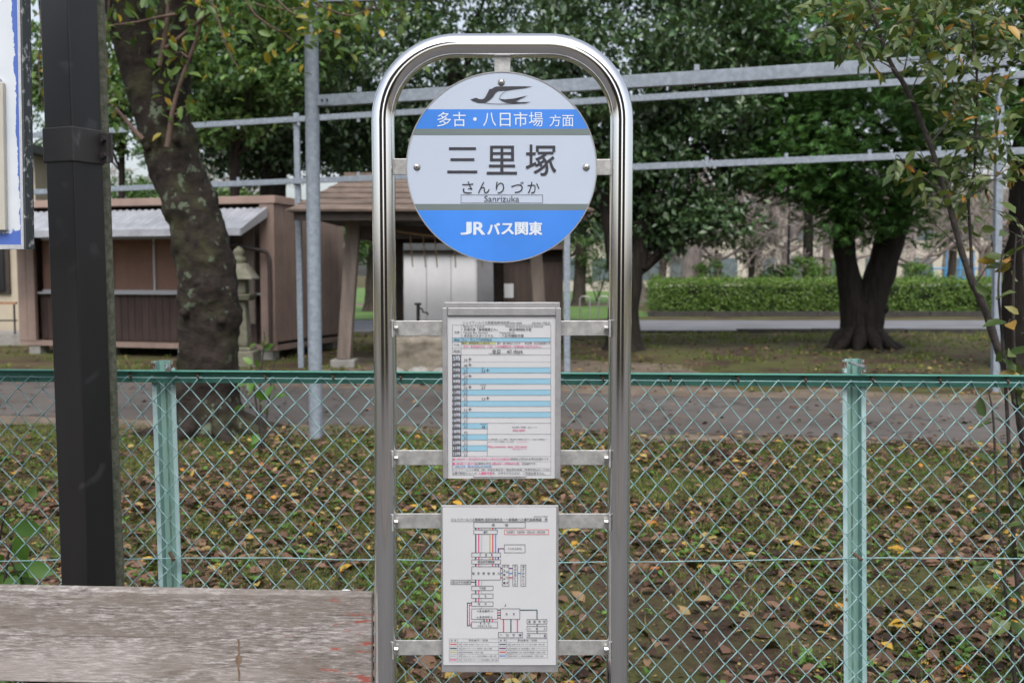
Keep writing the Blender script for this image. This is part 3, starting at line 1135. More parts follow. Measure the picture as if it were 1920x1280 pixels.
for x, x1, y, c in ((484, 497, 507, "purple"), (543, 570, 507, "purple"), (484, 497, 542, "blue_print"), (543, 570, 542, "blue_print"), (604, 628, 542, "blue_print"),
                    (484, 497, 573, "red"), (543, 570, 573, "red")):
    r3(cl[c], x, x1, y - 4, y + 4, YA)
for c, xv, ya, yb in (("green_print", 247, 749, 915), ("pink", 261, 763, 903)):
    r3(cl[c], xv, xv + 6, ya, yb, YA)
    r3(cl[c], xv, 280, ya, ya + 6, YA)
    r3(cl[c], xv, 280, yb - 6, yb, YA)
for i, (c, y) in enumerate((("green_print", 801), ("pink", 820), ("green_print", 838), ("red", 857))):
    r3(cl[c], 462, 484, y - 4, y + 4, YA)
for c, x in (("grey_print", 349), ("green_print", 368), ("red", 387), ("green_print", 407), ("pink", 427)):
    r3(cl[c], x - 4, x + 4, 866, 884, YA)
for c, x in (("red", 505), ("green_print", 557), ("pink", 603)):
    r3(cl[c], x - 4, x + 4, 866, 959, YA)
r3(cl["green_print"], 620, 744, 798, 805, YA)
r3(cl["green_print"], 738, 745, 805, 868, YA)
for y0, y1 in ((900, 916), (949, 966)):
    r3(cl["green_print"], 738, 745, y0, y1, YA)


def b3(x0, x1, y0, y1, s=None, pad=.15, vert=False, mb=ink):
    (a, c), (b_, d) = z3(x0, y0), z3(x1, y1)
    frame_rect(mb, a, b_, c, d, YB, .38)
    if s and vert:
        n = len(s)
        h = (y1 - y0 - 8) / n
        for i, ch in enumerate(s):
            t3(ink, ch, (x0 + x1) / 2 - 8, (x0 + x1) / 2 + 8, y0 + 5 + i * h, y0 + 5 + i * h + min(h * .8, 17), YB)
    elif s:
        m_ = (x1 - x0) * pad
        hh = min((y1 - y0) * .28, 9)
        t3(ink, s, x0 + m_, x1 - m_, (y0 + y1) / 2 - hh, (y0 + y1) / 2 + hh, YB, .012)


t3(ink, "2024/6/17改正", 718, 818, 136, 149, YB)
t3(ink, "ジェイアールバス関東㈱ 成田空港支店・一般路線バス運行系統略図　新", 134, 816, 153, 173, YB, .01)
r3(ink, 132, 818, 176, 178, YB)
b3(295, 658, 182, 222)
t3(ink, "成　　　田", 421, 536, 191, 211, YB, .012)
b3(295, 461, 236, 266, "東町", .41)
b3(511, 823, 235, 268, mb=cl["red"])
t3(ink, "迂回運行　市役所前・成田山前・東町通過", 527, 800, 244, 260, YB)
b3(511, 657, 340, 397, "インペレスホテル", .16)
b3(280, 484, 397, 427, "三　　里　　塚", .27)
b3(280, 484, 446, 476, "航空科学博物館", .21)
b3(280, 484, 495, 589)
t3(ink, "航　空　博　物　館　北", 284, 480, 533, 552, YB, .012)
b3(134, 273, 590, 620, "芝山千代田駅", .05)
b3(497, 543, 483, 632)
for i, ch in enumerate("第2・第1"):
    t3(ink, ch, 503, 518, 487 + i * 29, 502 + i * 29, YB)
for i, ch in enumerate("成田空港"):
    t3(ink, ch, 523, 538, 487 + i * 38, 503 + i * 38, YB)
b3(570, 604, 483, 632, "貨物管理ビル前", vert=True)
b3(628, 662, 483, 632, "第7貨物ビル", vert=True)
b3(280, 431, 632, 663, "千代田", .35)
b3(280, 431, 687, 718, "五　　辻", .3)
b3(280, 431, 743, 774, "飯　　沢", .3)
b3(280, 463, 792, 866)
t3(ink, "→多古新町→", 315, 430, 800, 817, YB, .012)
t3(ink, "←多古仲町←", 315, 430, 842, 859, YB, .012)
b3(280, 463, 884, 927)
t3(ink, "多　古　台", 337, 405, 888, 903, YB, .012)
t3(ink, "バスターミナル", 319, 421, 906, 921, YB, .012)
b3(484, 620, 792, 866, "高　　　根", .27)
t3(ink, "♪", 511, 524, 757, 777, YB)
b3(671, 811, 868, 900, "東　国　仲　町", .06)
b3(671, 811, 916, 949, "八　　坂　　上", .06)
b3(671, 811, 966, 997, "旭　　　　　　農", .05)
b3(469, 639, 959, 996, "八　日　市　場", .04)
ys_ = [1004, 1028, 1059, 1086, 1112, 1139, 1166]
for i, y in enumerate(ys_):
    r3(ink, 122, 816 if i < 6 else 469, y - .7, y + .7, YB)
for x in (122, 180, 208, 469, 526, 552, 816):
    ya = 1004 if x in (122, 180, 469, 526, 816) else 1028
    r3(ink, x - .7, x + .7, ya, 1139 if x > 470 else 1166, YB)
t3(ink, "線　種", 133, 170, 1009, 1023, YB)
t3(ink, "系統番号・区間", 258, 394, 1008, 1022, YB)
t3(ink, "線　種", 479, 518, 1009, 1023, YB)
t3(ink, "系統番号・区間", 605, 740, 1008, 1022, YB)
rowsL = [("red", "10", "八日市場～多古新町～多古台バスターミナル"), ("green_print", "42", "多古台バスターミナル～高根仲町～九美上～旭農"), ("olive", "48", "航空科学博物館～三里塚～成田"),
         ("grey_print", "49", "多古台バスターミナル～航空科学博物館～三里塚～成田"), ("pink", "50", "八日市場～多古台バスターミナル～航空科学博物館～三里塚～成田")]
wd = [400, 422, 362, 455, 462]
for i, (c, num, s) in enumerate(rowsL):
    y = (ys_[i + 1] + ys_[i + 2]) / 2
    r3(cl[c], 127, 174, y - 4.5, y + 2.5, YA)
    t3(ink, num, 188, 203, y - 5, y + 6, YB)
    t3(ink, s, 213, wd[i], y - 5, y + 6, YB)
rowsR = [("green_print", "60", "八日市場～多古台バスターミナル～芝山千代田駅～三里塚～成田"), ("purple", "61", "貨物管理ビル前～航空博物館北～三里塚～インペレスホテル"),
         ("red", "66", "貨物管理ビル前～航空科学博物館～三里塚～成田"), ("blue_print", "70", "第7貨物ビル～航空科学博物館～三里塚～成田")]
wd = [796, 810, 797, 786]
for i, (c, num, s) in enumerate(rowsR):
    y = (ys_[i + 1] + ys_[i + 2]) / 2
    r3(cl[c], 475, 522, y - 4.5, y + 2.5, YA)
    t3(ink, num, 533, 548, y - 5, y + 6, YB)
    t3(ink, s, 557, wd[i], y - 5, y + 6, YB)
ink.build("lettering", M["ink_grey"], rm)
for c, mb in cl.items():
    mb.build("route_line", M[c], rm)
bpy.data.objects.remove(_to)
# ------------------------------------------------------------------ chain-link fence
YW = 2.90
rng = np.random.default_rng(5)
rnd = random.Random(7)
fence = thing("chain_link_fence", "green chain link fence with teal posts and dark green top rail", "fence", (0, YW, 0))
FX0, FX1 = -2.6, 2.6


def rail_z(x):
    a, b_ = P(0, 692, YW), P(1920, 703, YW)
    return a.z + (b_.z - a.z) * (x - a.x) / (b_.x - a.x)


rl = MB()
za, zb = rail_z(FX0), rail_z(FX1)
# angle steel: a flange on top and a web facing the pavement
T = .0035
rl.hexa([(FX0, YW + .004, za - .037), (FX1, YW + .004, zb - .037), (FX1, YW + .004 + T, zb - .037), (FX0, YW + .004 + T, za - .037),
         (FX0, YW + .004, za - T), (FX1, YW + .004, zb - T), (FX1, YW + .004 + T, zb - T), (FX0, YW + .004 + T, za - T)])
rl.hexa([(FX0, YW - .018, za - T), (FX1, YW - .018, zb - T), (FX1, YW + .004 + T, zb - T), (FX0, YW + .004 + T, za - T),
         (FX0, YW - .018, za), (FX1, YW - .018, zb), (FX1, YW + .004 + T, zb), (FX0, YW + .004 + T, za)])
rl.build("top_rail", M["green_rail"], fence, bevel=.0008)
# wires: flattened spirals hooked into one another
a_ = .0352
hz = .0385
wires = MB()
wr = .0017
nseg = 29
ncol = int((FX1 - FX0) / a_)


def warp(x, z):
    """sag and dents of the worn mesh"""
    dx = .011 * mnoise.noise((x * 1.6, z * 1.6, 0)) + .006 * mnoise.noise((x * 6, z * 5, 2))
    dz = .011 * mnoise.noise((x * 1.3, z * 1.3, 9)) + .005 * mnoise.noise((x * 7, z * 6, 4))
    if x > 1.25:
        t = (x - 1.25)
        dx += .08 * t * mnoise.noise((x * 4, z * 4, 5))
        dz += .07 * t * mnoise.noise((x * 4, z * 4, 8)) - .03 * t
    dyy = .012 * mnoise.noise((x * 1.1, z * 1.4, 6))
    return dx, dyy, dz


for k in range(ncol):
    pts = []
    for j in range(nseg):
        odd = (j + k) % 2
        x = FX0 + (k + odd) * a_
        z = rail_z(x) - .017 - j * hz
        if z < .06:
            break
        dx, dyy, dz = warp(x, z) if j else (0, 0, 0)
        s = 1 if odd else -1
        # each hook: goes round the neighbouring wire
        xo = x + dx - s * .0010
        if j:
            pts.append((xo - s * .0026, YW - (.0042 if odd else -.0042) * -1 + dyy - .004, z + dz + .0030))
        pts.append((x + dx + s * .0012, YW + dyy - .004, z + dz + (.0 if j else 0)))
        if j < nseg - 1:
            pts.append((xo - s * .0026, YW - (.0042 if odd else -.0042) + dyy - .004, z + dz - .0030))
    wires.tube(pts, wr, 5, cap=False)
wires.build("wire_mesh", M["wire"], fence, smooth=True)
# tension wires along the top and the middle
for nm, py0, amp, off in (("tension_wire", 709, .002, -.0075), ("tension_wire", 1048, .012, -.009)):
    pts = []
    z0 = P(960, py0, YW).z
    for i in range(81):
        x = FX0 + (FX1 - FX0) * i / 80
        z = (rail_z(x) - .0215) if py0 < 800 else z0 + .012 * math.sin((x - .99) * 3.05 + .9) * .55
        pts.append((x, YW + off, z + amp * .3 * mnoise.noise((x * 5, 0, py0))))
    MB().tube(pts, .0019, 6).build(nm, M["wire"], fence, smooth=True)


# posts of channel section
def fence_post(px_top, px_bot, py_top):
    t, bt = P(px_top, py_top, YW + .03), P(px_bot, 1200, YW + .03)
    d = (bt - t) / (bt.z - t.z)
    bot = t + d * (0 - t.z)
    mb = MB()
    hw = .0345
    prof = [(-hw, -.012), (-.021, -.012), (-.018, .012), (-.004, .012), (0, .008), (.004, .012), (.018, .012), (.021, -.012), (hw, -.012),
            (hw, -.009), (.024, -.009), (.021, .016), (-.021, .016), (-.024, -.009), (-hw, -.009)]
    n = len(prof)
    mb.add([(bot.x + x, bot.y + y, 0) for x, y in prof] + [(t.x + x, t.y + y, t.z) for x, y in prof],
           [tuple(range(n))[::-1], tuple(range(n, 2 * n))] + [(i, (i + 1) % n, n + (i + 1) % n, n + i) for i in range(n)])
    p = mb.build("post", M["teal_post"], fence)
    # own origin at the post's top, so its wear runs along it
    off = Vector(t) - Vector(fence.location)
    for v in p.data.vertices:
        v.co -= off + (Vector((bot.x - t.x, 0, 0)) * (t.z - (v.co.z)) / t.z)
    skew = (bot.x - t.x) / t.z
    for v in p.data.vertices:
        pass
    p.location = off
    p.rotation_euler = (0, -math.atan(skew), 0)
    # bolt that holds the rail
    c = P(px_top + 4, py_top + 10, YW)
    MB().tube([(c.x - .008, YW + .025, c.z + .004), (c.x + .012, YW - .022, c.z - .004)], .0045, 8).tube(
        [(c.x + .0123, YW - .0225, c.z - .0043), (c.x + .018, YW - .036, c.z - .007)], .008, 6).build("rail_bolt", M["bolt"], fence)
    c = P(px_top + (px_bot - px_top) * .6 + 6, 1043, YW)
    MB().tube([(c.x - .012, YW + .008, c.z + .01), (c.x, YW - .006, c.z + .002), (c.x + .008, YW - .02, c.z - .004)], .0055, 7).build("wire_hook", M["rust_bolt"], fence)
    return p


fence_post(308, 325, 676)
fence_post(1599, 1601, 673)
fence_post(2890, 2870, 676)
fence_post(-980, -950, 676)
for i in range(26):
    x = P(120, 706, YW).x + i * .197
    if x > FX1 - .05:
        break
    for nn in (0,):
        z = rail_z(x) - .014
        MB().tube([(x - .004, YW + .002, z + .008), (x - .002, YW - .007, z + .005), (x + .001, YW - .010, z - .003), (x + .003, YW - .006, z - .011)], .0036, 6).build("tie_clip", M["rust_bolt"], fence)

# ------------------------------------------------------------------ bench
YB_ = 2.40
tl, tr = P(-160, 1102, YB_ + .03), P(697, 1117.5, YB_)
bl, brr = P(-160, 1274, YB_ + .0), P(697, 1289, YB_ - .03)
bench = thing("bench", "weathered grey plank bench with red paint flaking off, beside the bus stop", "bench", ((tl.x + tr.x) / 2, YB_, 0))
th = Vector((0, .028, .006))
plank = MB().hexa([bl, brr, brr + th, bl + th, tl, tr, tr + th, tl + th])
pk = plank.build("backrest", M["bench"], None, bevel=.003)
# the plank's own origin is its middle, so that its wear runs in its own space
mid = (tl + tr + bl + brr) / 4
for v in pk.data.vertices:
    v.co -= mid
pk.parent = bench
pk.location = mid - Vector(bench.location)
st = MB()
zs = tr.z
pts_ = [(445, 1199), (449, 1197), (450, 1206), (449, 1214), (451, 1222), (450, 1229), (454, 1233), (452, 1237), (454, 1240), (450, 1244), (449, 1252), (451, 1262), (450, 1276), (446, 1276), (447, 1262), (445, 1251), (443, 1243), (441, 1238), (443, 1232), (446, 1225), (445, 1214), (447, 1207)]


def on_plank(px, py, off=.0012):
    # meets the front face of the plank
    u, v = (px - 960) / F, (640 - py) / F
    d = Vector((u, CP + v * SP, -SP + v * CP))
    nrm = (brr - bl).cross(tl - bl).normalized()
    o = Vector((0, 0, EYE))
    t = (bl - o).dot(nrm) / d.dot(nrm)
    return o + d * t - nrm * off * (1 if nrm.y > 0 else -1)


st.add([on_plank(*p) for p in pts_], [tuple(range(len(pts_)))[::-1]])
ck = MB()
cp = [(-120, 1189), (60, 1190.5), (160, 1191.5), (250, 1192), (340, 1194), (455, 1197)]
for (xa, ya), (xb_, yb2) in zip(cp, cp[1:]):
    ck.add([on_plank(xa, ya + .45, .0008), on_plank(xb_, yb2 + (.6 if xb_ < 450 else .1), .0008), on_plank(xb_, yb2 - (.6 if xb_ < 450 else .1), .0008), on_plank(xa, ya - .45, .0008)], [(0, 1, 2, 3)])
ck.build("crack", M["old_post"], bench)
st.build("rust_streak", M["rust_stain"], bench)
for px in (64, 648):
    c = P(px, 1112, YB_ + .055)
    su = MB()
    su.obox((c.x - .025, c.y - .002, .02), (.05, 0, 0), (0, .006, 0), (0, 0, c.z - .03))
    su.build("support", M["iron"], bench)
    MB().lathe((c.x, c.y, c.z - .004), [(.0155, 0), (.0155, .007), (.012, .011), (.005, .013)], 14).build("bolt_cap", M["white_panel"], bench, smooth=True)
for i in range(3):
    y = YB_ - .44 + i * .135
    MB().box(bl.x, brr.x, y, y + .12, .40, .432).build("seat_plank", M["bench"], bench, bevel=.003)
for px in (64, 648):
    c = P(px, 1112, YB_)
    MB().box(c.x - .025, c.x + .025, YB_ - .44, YB_ + .045, .36, .398).box(c.x - .025, c.x + .025, YB_ - .42, YB_ - .37, .006, .358).build("seat_bracket", M["iron"], bench)

# ------------------------------------------------------------------ dark square post with clamp
YPk = 2.60
e_t, e_b = P(130, 100, YPk), P(163, 1040, YPk)      # the corner edge that faces the camera
d_ = (e_t - e_b) / (e_t.z - e_b.z)
foot = e_b - d_ * e_b.z
topp = e_b + d_ * (3.0 - e_b.z)
az = math.atan2(-foot.x, YPk) + math.radians(46)
s_ = .099
u1 = Vector((-math.sin(az), math.cos(az), 0)) * s_        # along the face to the left
u2 = Vector((math.cos(az), math.sin(az), 0)) * s_
ea = math.radians(24)
u1 = Vector((-math.cos(math.radians(24)), math.sin(math.radians(24)), 0)) * s_
u2 = Vector((math.sin(math.radians(24)), math.cos(math.radians(24)), 0)) * s_
post = thing("square_post", "dark bronze square steel post standing behind the bench", "post", foot)
MB().hexa([foot, foot + u2, foot + u1 + u2, foot + u1, topp, topp + u2, topp + u1 + u2, topp + u1]).build("shaft", M["bronze"], post, bevel=.004)
MB().box(foot.x - .14, foot.x + .12, foot.y - .06, foot.y + .19, .006, .016).build("base_plate", M["bronze"], post, bevel=.002)


def at_post(z, a, b_):
    o = e_b + d_ * (z - e_b.z)
    return o + u1 * a + u2 * b_


zc0, zc1 = P(140, 303, YPk).z, P(140, 236, YPk).z
cl = MB()
ow = .045
cl.hexa([at_post(z, a, b_) for z in (zc0, zc1) for a, b_ in ((-ow, -ow), (-ow, 1 + ow), (1 + ow, 1 + ow), (1 + ow, -ow))])
clamp = cl.build("clamp", M["clamp"], post, bevel=.004)
ob = at_post(zc0, -.10, 1.02)
fl = MB().obox(at_post(zc0, -.26, .90) + Vector((0, 0, .004)), -u2 * .0 + u1 * -.16 + u2 * .02, u2 * .05, (0, 0, zc1 - zc0 - .012))
fl.build("flange", M["clamp"], post, bevel=.002)
fl2 = MB().obox(at_post(zc0, -.05, .88) + Vector((0, 0, .004)), u1 * -.24, u2 * .045, (0, 0, zc1 - zc0 - .012))
fl2.build("flange", M["clamp"], post, bevel=.002)
for t in (.27, .73):
    c = at_post(zc0 + (zc1 - zc0) * t, -.20, .875)
    MB().tube([c, c - u2 * .09], .0085, 6).build("bolt", M["clamp"], post)
# bracket to the board
for t in (.06, .94):
    pass
bx = P(66, 270, 2.5)
q = at_post(zc0 + .01, .98, .3)
MB().obox(q, Vector((bx.x - q.x + .001, 0, 0)), (0, .006, 0), (0, 0, zc1 - zc0 - .025)).build("bracket", M["clamp"], post, bevel=.001)
for t in (.12, .45, .80):
    c = q + Vector(((bx.x - q.x) * .55, -.001, (zc1 - zc0 - .025) * t))
    MB().tube([c, c + Vector((0, -.012, 0))], .0085 if t != .45 else .011, 6).build("bolt", M["bolt"], post)

# rough round pole behind it
pt, pb_ = P(179, 0, 2.78), P(212.5, 1000, 2.78)
d2 = (pt - pb_) / (pt.z - pb_.z)
f0 = pb_ - d2 * pb_.z
rp = thing("round_pole", "rough grey round pole tucked behind the dark square post", "pole", f0)
MB().tube([f0, pb_ + d2 * .015], .0255, 20).build("lower_sleeve", M["rough_pole"], rp, smooth=True)
MB().tube([pb_ + d2 * .0152, pb_ + d2 * 2.4], .0235, 20).build("shaft", M["rough_pole"], rp, smooth=True)

# ------------------------------------------------------------------ old notice board at the left edge
YN = 2.38
c0, c1 = P(49, 467, YN), P(49, -40, YN)
nb = thing("notice_board", "old white board with peeling blue border and pitted metal frame", "notice board", (c0.x, YN, c0.z))
W_ = .62
lean = (P(47, 0, YN).x - c0.x) / (P(47, 0, YN).z - c0.z)


def npt(x, y, z):
    return (c0.x + x + lean * z * .6, YN + y, c0.z + z)


H_ = .75


def nbox(x0, x1, y0, y1, za, zb):
    return [npt(x0, y0, za), npt(x1, y0, za), npt(x1, y1, za), npt(x0, y1, za), npt(x0, y0, zb), npt(x1, y0, zb), npt(x1, y1, zb), npt(x0, y1, zb)]


MB().hexa(nbox(-.0045, 0, .0, .042, 0, H_)).build("side_frame", M["board_side"], nb)
MB().hexa(nbox(-.0115, -.005, -.001, .04, .0, H_)).build("front_edge", M["board_edge"], nb)
MB().hexa(nbox(-W_, -.0117, -.001, .04, .0, .0105)).build("front_edge", M["board_edge"], nb)
MB().hexa(nbox(-W_, -.0117, .002, .038, .0107, H_)).build("face", M["peel"], nb)
hold = P(14, 432, YN)
hb = MB().hexa(nbox(-W_ + .1, hold.x - c0.x, -.012, .0015, hold.z - c0.z, hold.z - c0.z + .345))
hb.build("cream_panel", M["cream"], nb, bevel=.002)
kz = P(5, 165, YN).z - c0.z
MB().tube([npt(-.07, -.006, kz - .012), npt(-.052, -.006, kz - .012)], .011, 12).tube([npt(-.07, -.006, kz + .011), npt(-.050, -.006, kz + .011)], .009, 12).build("socket", M["board_edge"], nb, smooth=True)

# ------------------------------------------------------------------ galvanised lantern frames
galv = M["galv"]


def seg3(a, Ya, b_, Yb):
    return P(a[0], a[1], Ya), P(b_[0], b_[1], Yb)


YPa, YPb = 8.95, 7.0
pole_b = P(592.5, 825, YPa)
pole_t = P(583, 2, YPa)
d3 = (pole_t - pole_b) / (pole_t.z - pole_b.z)
pole_b = pole_b - d3 * pole_b.z
ff = thing("front_frame", "galvanised frame with thick round pole and heavy rails, left of the chrome hoop", "frame", pole_b)
MB().tube([pole_b, pole_b + d3 * 4.6], .062, 24).build("pole", galv, ff, smooth=True)
ra = P(597, 190, YPa)
rb = P(1925, 108, YPb)
rb2 = ra + (rb - ra) * 1.5
MB().bar(ra, rb2, .05, .10).build("rail", galv, ff, bevel=.004)
MB().bar(ra + (rb - ra) * -.002 + Vector((0, -.0345, 0)), ra + (rb - ra) * .023 + Vector((0, -.0295, 0)), .006, .085).build("splice_plate", galv, ff)
for t in (.008, .017):
    c = ra + (rb - ra) * t + Vector((0, -.038, 0))
    MB().tube([c, c + Vector((0, -.012, 0))], .010, 6).build("bolt", M["iron"], ff)
ra3, rb3 = P(597, 0, YPa), P(700, -3, YPa - .12)
MB().bar(ra3, ra3 + (rb3 - ra3) * 14, .06, .05).build("rail", galv, ff, bevel=.003)
for t, dz in ((.073, .075), (.595, .075), (.81, .075)):
    c = ra + (rb - ra) * t
    MB().box(c.x - .02, c.x + .02, c.y - .01, c.y + .01, c.z + .057, c.z + .1).build("stub", galv, ff)

# slim frame behind
Yq = {558: 14.4, 1063: 12.9, 1872: 10.6}


def yq(px):
    return 14.4 + (px - 558) * (10.6 - 14.4) / (1872 - 558)


def fit_Y(px):        # linear in 1/Y along a straight row
    i0, i1 = 1 / 15.6, 1 / 12.4
    return 1 / (i0 + (i1 - i0) * (px - 558) / (1872 - 558))


b0 = P(565, 688, fit_Y(558))
bf = thing("slim_frame", "slim galvanised frame of square posts and two long thin rails", "frame", (b0.x, b0.y, 0))
for pt_, pb2, py_t, w_ in ((556, 565, 213, .085), (1063, 1063, 205, .085), (1875, 1866, 130, .085)):
    Y = fit_Y(pt_)
    t = P(pt_, py_t, Y)
    b2 = P(pb2, 688, Y)
    d4 = (t - b2) / (t.z - b2.z)
    b2 = b2 - d4 * b2.z
    MB().bar(b2, t, w_, w_, (0, 1, 0)).build("post", galv, bf, bevel=.006)
for (ya, yb), w_, tabs in (((246.5, 142), .085, -1), ((355, 284), .085, 1)):
    A, B = P(205, ya, fit_Y(205)), P(1920, yb, fit_Y(1920))
    off = Vector((0, -.068, 0))
    A, B = A + off, B + off
    D = B - A
    rr = MB().bar(A - D * .12, B + D * .2, .045, w_).build("rail", galv, bf, bevel=.004)
    for px in (447, 560, 672, 890, 1180, 1325, 1474, 1630, 1760):
        t = (px - 205) / 1715
        # parameter along the 3-D line for that pixel
        lo, hi = 0.0, 1.0
        for _ in range(40):
            m_ = (lo + hi) / 2
            q = A + D * m_ - Vector((0, 0, EYE))
            xp = 960 + F * q.x / (q.y * CP - q.z * SP)
            lo, hi = (m_, hi) if xp < px else (lo, m_)
        c = A + D * lo
        s = tabs
        z0, z1_ = (c.z + s * (w_ / 2 + .002), c.z + s * (w_ / 2 + .055))
        MB().box(c.x - .022, c.x + .022, c.y - .015, c.y + .015, min(z0, z1_), max(z0, z1_)).build("tab", galv, bf)
    for px in (536, 545, 572, 582, 1887, 1898):
        lo, hi = 0.0, 1.0
        for _ in range(40):
            m_ = (lo + hi) / 2
            q = A + D * m_ - Vector((0, 0, EYE))
            xp = 960 + F * q.x / (q.y * CP - q.z * SP)
            lo, hi = (m_, hi) if xp < px else (lo, m_)
        c = A + D * lo + Vector((0, -.024, 0))
        MB().tube([c, c + Vector((0, -.01, 0))], .014, 6).build("bolt", M["bolt"], bf)
#--PART3--
# ------------------------------------------------------------------ brown shed
SO = Vector((-4.02, 17.0, 0))
eu = Vector((-.966, .26, 0))          # along the front, to the left
ev = Vector((-.26, -.966, 0))         # out of the front, towards the pavement
shed = thing("shed", "low pinkish brown shed with shuttered front and grey awning behind the cherry tree", "shed", SO)


def S(u, v, w):
    return SO + eu * u + ev * v + Vector((0, 0, w))


def sbox(mb, u0, u1, v0, v1, w0, w1):
    return mb.hexa([S(u1, v1, w0), S(u0, v1, w0), S(u0, v0, w0), S(u1, v0, w0), S(u1, v1, w1), S(u0, v1, w1), S(u0, v0, w1), S(u1, v0, w1)])


LEN, DEP, W0, W1 = 5.22, 2.75, .25, 2.66
sw = MB()
n = 9
for i in range(n):          # the end wall is made of wide grooved panels
    v0 = -i * DEP / n - .012
    sbox(sw, 0, .04, v0 - DEP / n + .024, v0, W0 + .06, W1)
sbox(sw, .03, .05, -DEP, -.02, W0 + .05, W1)
sw.build("end_wall", M["pink_wall"], shed)
bw = MB()
sbox(bw, .05, LEN, -DEP, -DEP + .05, W0, W1)
sbox(bw, LEN - .05, LEN, -DEP + .05, -.02, W0, W1)
bw.build("back_wall", M["pink_wall"], shed)
for u0, u1 in ((0.0, .27), (LEN - .36, LEN)):
    pm = MB()
    sbox(pm, u0, u1 if u0 else u1, -.02, .05, W0, W1 - .002)
    sbox(pm, (u0 + u1) / 2 - .006, (u0 + u1) / 2 + .006, .0502, .056, W0, W1 - .05)
    pm.build("corner_panel", M["pink_wall"], shed)
MB()
t = MB()
sbox(t, -.04, LEN + .04, -DEP - .04, .07, W1, W1 + .13)
t.build("roof", M["pink_trim"], shed, bevel=.01)
t = MB()
sbox(t, -.02, LEN, -DEP, .04, W0 - .09, W0)
t.build("sill_beam", M["pink_wall"], shed)
# recessed front: boards below, shutters above
fb = MB()
u = .45
while u < LEN - .37:
    sbox(fb, u, u + .135, -.16, -.12, W0 + .02, 1.10)
    u += .143
fb.build("lower_boards", M["dark_wood"], shed)
t = MB()
sbox(t, .28, LEN - .37, -.22, -.17, W0, W1 - .1)
t.build("inner_wall", M["dark_beam"], shed)
t = MB()
sbox(t, .28, LEN - .37, -.16, -.02, 1.105, 1.14)
t.build("window_sill", M["win_frame"], shed)
ue = [.95, 1.52, 2.42, 3.30, 4.10, LEN - .42]
for a, b_ in zip(ue, ue[1:]):
    wf = MB()
    sbox(wf, a, a + .04, -.14, -.09, 1.142, 2.12)
    sbox(wf, a + .041, b_, -.14, -.09, 1.142, 1.18)
    sbox(wf, a + .041, b_, -.14, -.09, 2.08, 2.12)
    w_ = wf.build("window", M["win_frame"], shed)
    pn = MB()
    z = 1.182
    while z < 2.07:        # slats of the roller shutter
        sbox(pn, a + .042, b_ - .002, -.135, -.118, z, z + .034)
        z += .036
    pn.build("shutter", M["shutter"], w_)
t = MB()
sbox(t, .36, .56, .055, .10, .62, 2.25)
t.build("hanging_board", M["grey_wood"], shed)
# corrugated awning
aw = MB()
nu = 160
for i in range(nu + 1):
    u = .12 + (LEN - .1) * i / nu
    h = .012 * math.sin(i * math.pi / 2)
    aw.v += [tuple(S(u, .08, 2.585 + h)), tuple(S(u, .96, 2.19 + h)), tuple(S(u, .96, 2.17 + h)), tuple(S(u, .08, 2.565 + h))]
for i in range(nu):
    for q in range(4):
        a, b_ = i * 4 + q, i * 4 + (q + 1) % 4
        aw.f.append((a, b_, b_ + 4, a + 4))
aw.build("awning", M["awning"], shed)
t = MB()
sbox(t, .10, LEN, .962, .985, 2.09, 2.205)
t.build("awning_fascia", M["awning"], shed)
t = MB()
t.hexa([S(.115, .09, 2.43), S(.09, .09, 2.43), S(.09, .96, 2.09), S(.115, .96, 2.09), S(.115, .09, 2.60), S(.09, .09, 2.60), S(.09, .96, 2.205), S(.115, .96, 2.205)])
t.build("awning_end", M["win_frame"], shed)
for u in (.5, 1.6, 2.7, 3.8, 4.9):
    t = MB()
    t.bar(S(u, .06, 2.50), S(u, .92, 2.12), .05, .07)
    t.build("rafter", M["grey_wood"], shed)
MB().tube([S(.95, .90, 2.07), S(.16, .16, 1.86), S(.09, .12, 1.82), S(.06, .11, 1.70), S(.06, .11, .2)], .036, 10).build("downpipe", M["pipe"], shed, smooth=True)
for u, v in ((.2, -.1), (.2, -2.5), (1.8, -.1), (3.4, -.1), (LEN - .3, -.1), (LEN - .3, -2.5)):
    t = MB()
    sbox(t, u - .12, u + .12, v - .12, v + .12, 0, W0 - .09)
    t.build("footing", M["concrete"], shed)
# sacred rope hung over the shutters
rp_ = MB()
pts = [S(2.35 + .9 * i / 14, -.05, 2.06 - .16 * (1 - ((i - 7) / 7) ** 2)) for i in range(15)]
rp_.tube(pts, .008, 6)
for i in (3, 7, 10):
    rp_.tube([pts[i], pts[i] + Vector((.01, 0, -.35)), pts[i] + Vector((-.01, 0, -.62))], .004, 5)
tag(rp_.build("straw_rope", M["rope"]), "thin straw rope sagging across the brown shutters of the shed", "rope")

# ------------------------------------------------------------------ beige house far left
hs = thing("beige_house", "beige plastered house with dark window and brown handrail at far left", "house", (-14, 23, 0))
MB().box(-22, -10.45, 22, 23.5, 0, 4.05).build("wall", M["beige"], hs)
MB().box(-22.5, -10.3, 21.6, 23.8, 4.05, 4.25).build("roof", M["dark_roof"], hs, bevel=.02)
w_ = MB().box(-12.9, -11.05, 21.94, 21.998, 1.02, 2.3).build("window", M["dark_beam"], hs)
MB().box(-12.8, -12.03, 21.90, 21.938, 1.10, 2.22).build("pane", M["glass_dark"], w_)
MB().box(-11.97, -11.15, 21.90, 21.938, 1.10, 2.22).build("pane", M["glass_dark"], w_)
MB().box(-14, -9.5, 20.4, 21.9, 0, .22).build("step", M["concrete"], hs)
hr = thing("handrail", "low handrail with brown top bar on the ramp of the beige house", "handrail", (-12, 20.6, .22))
MB().bar((-14, 20.6, .86), (-10.25, 20.6, .86), .06, .05).build("top_bar", M["rail_brown"], hr)
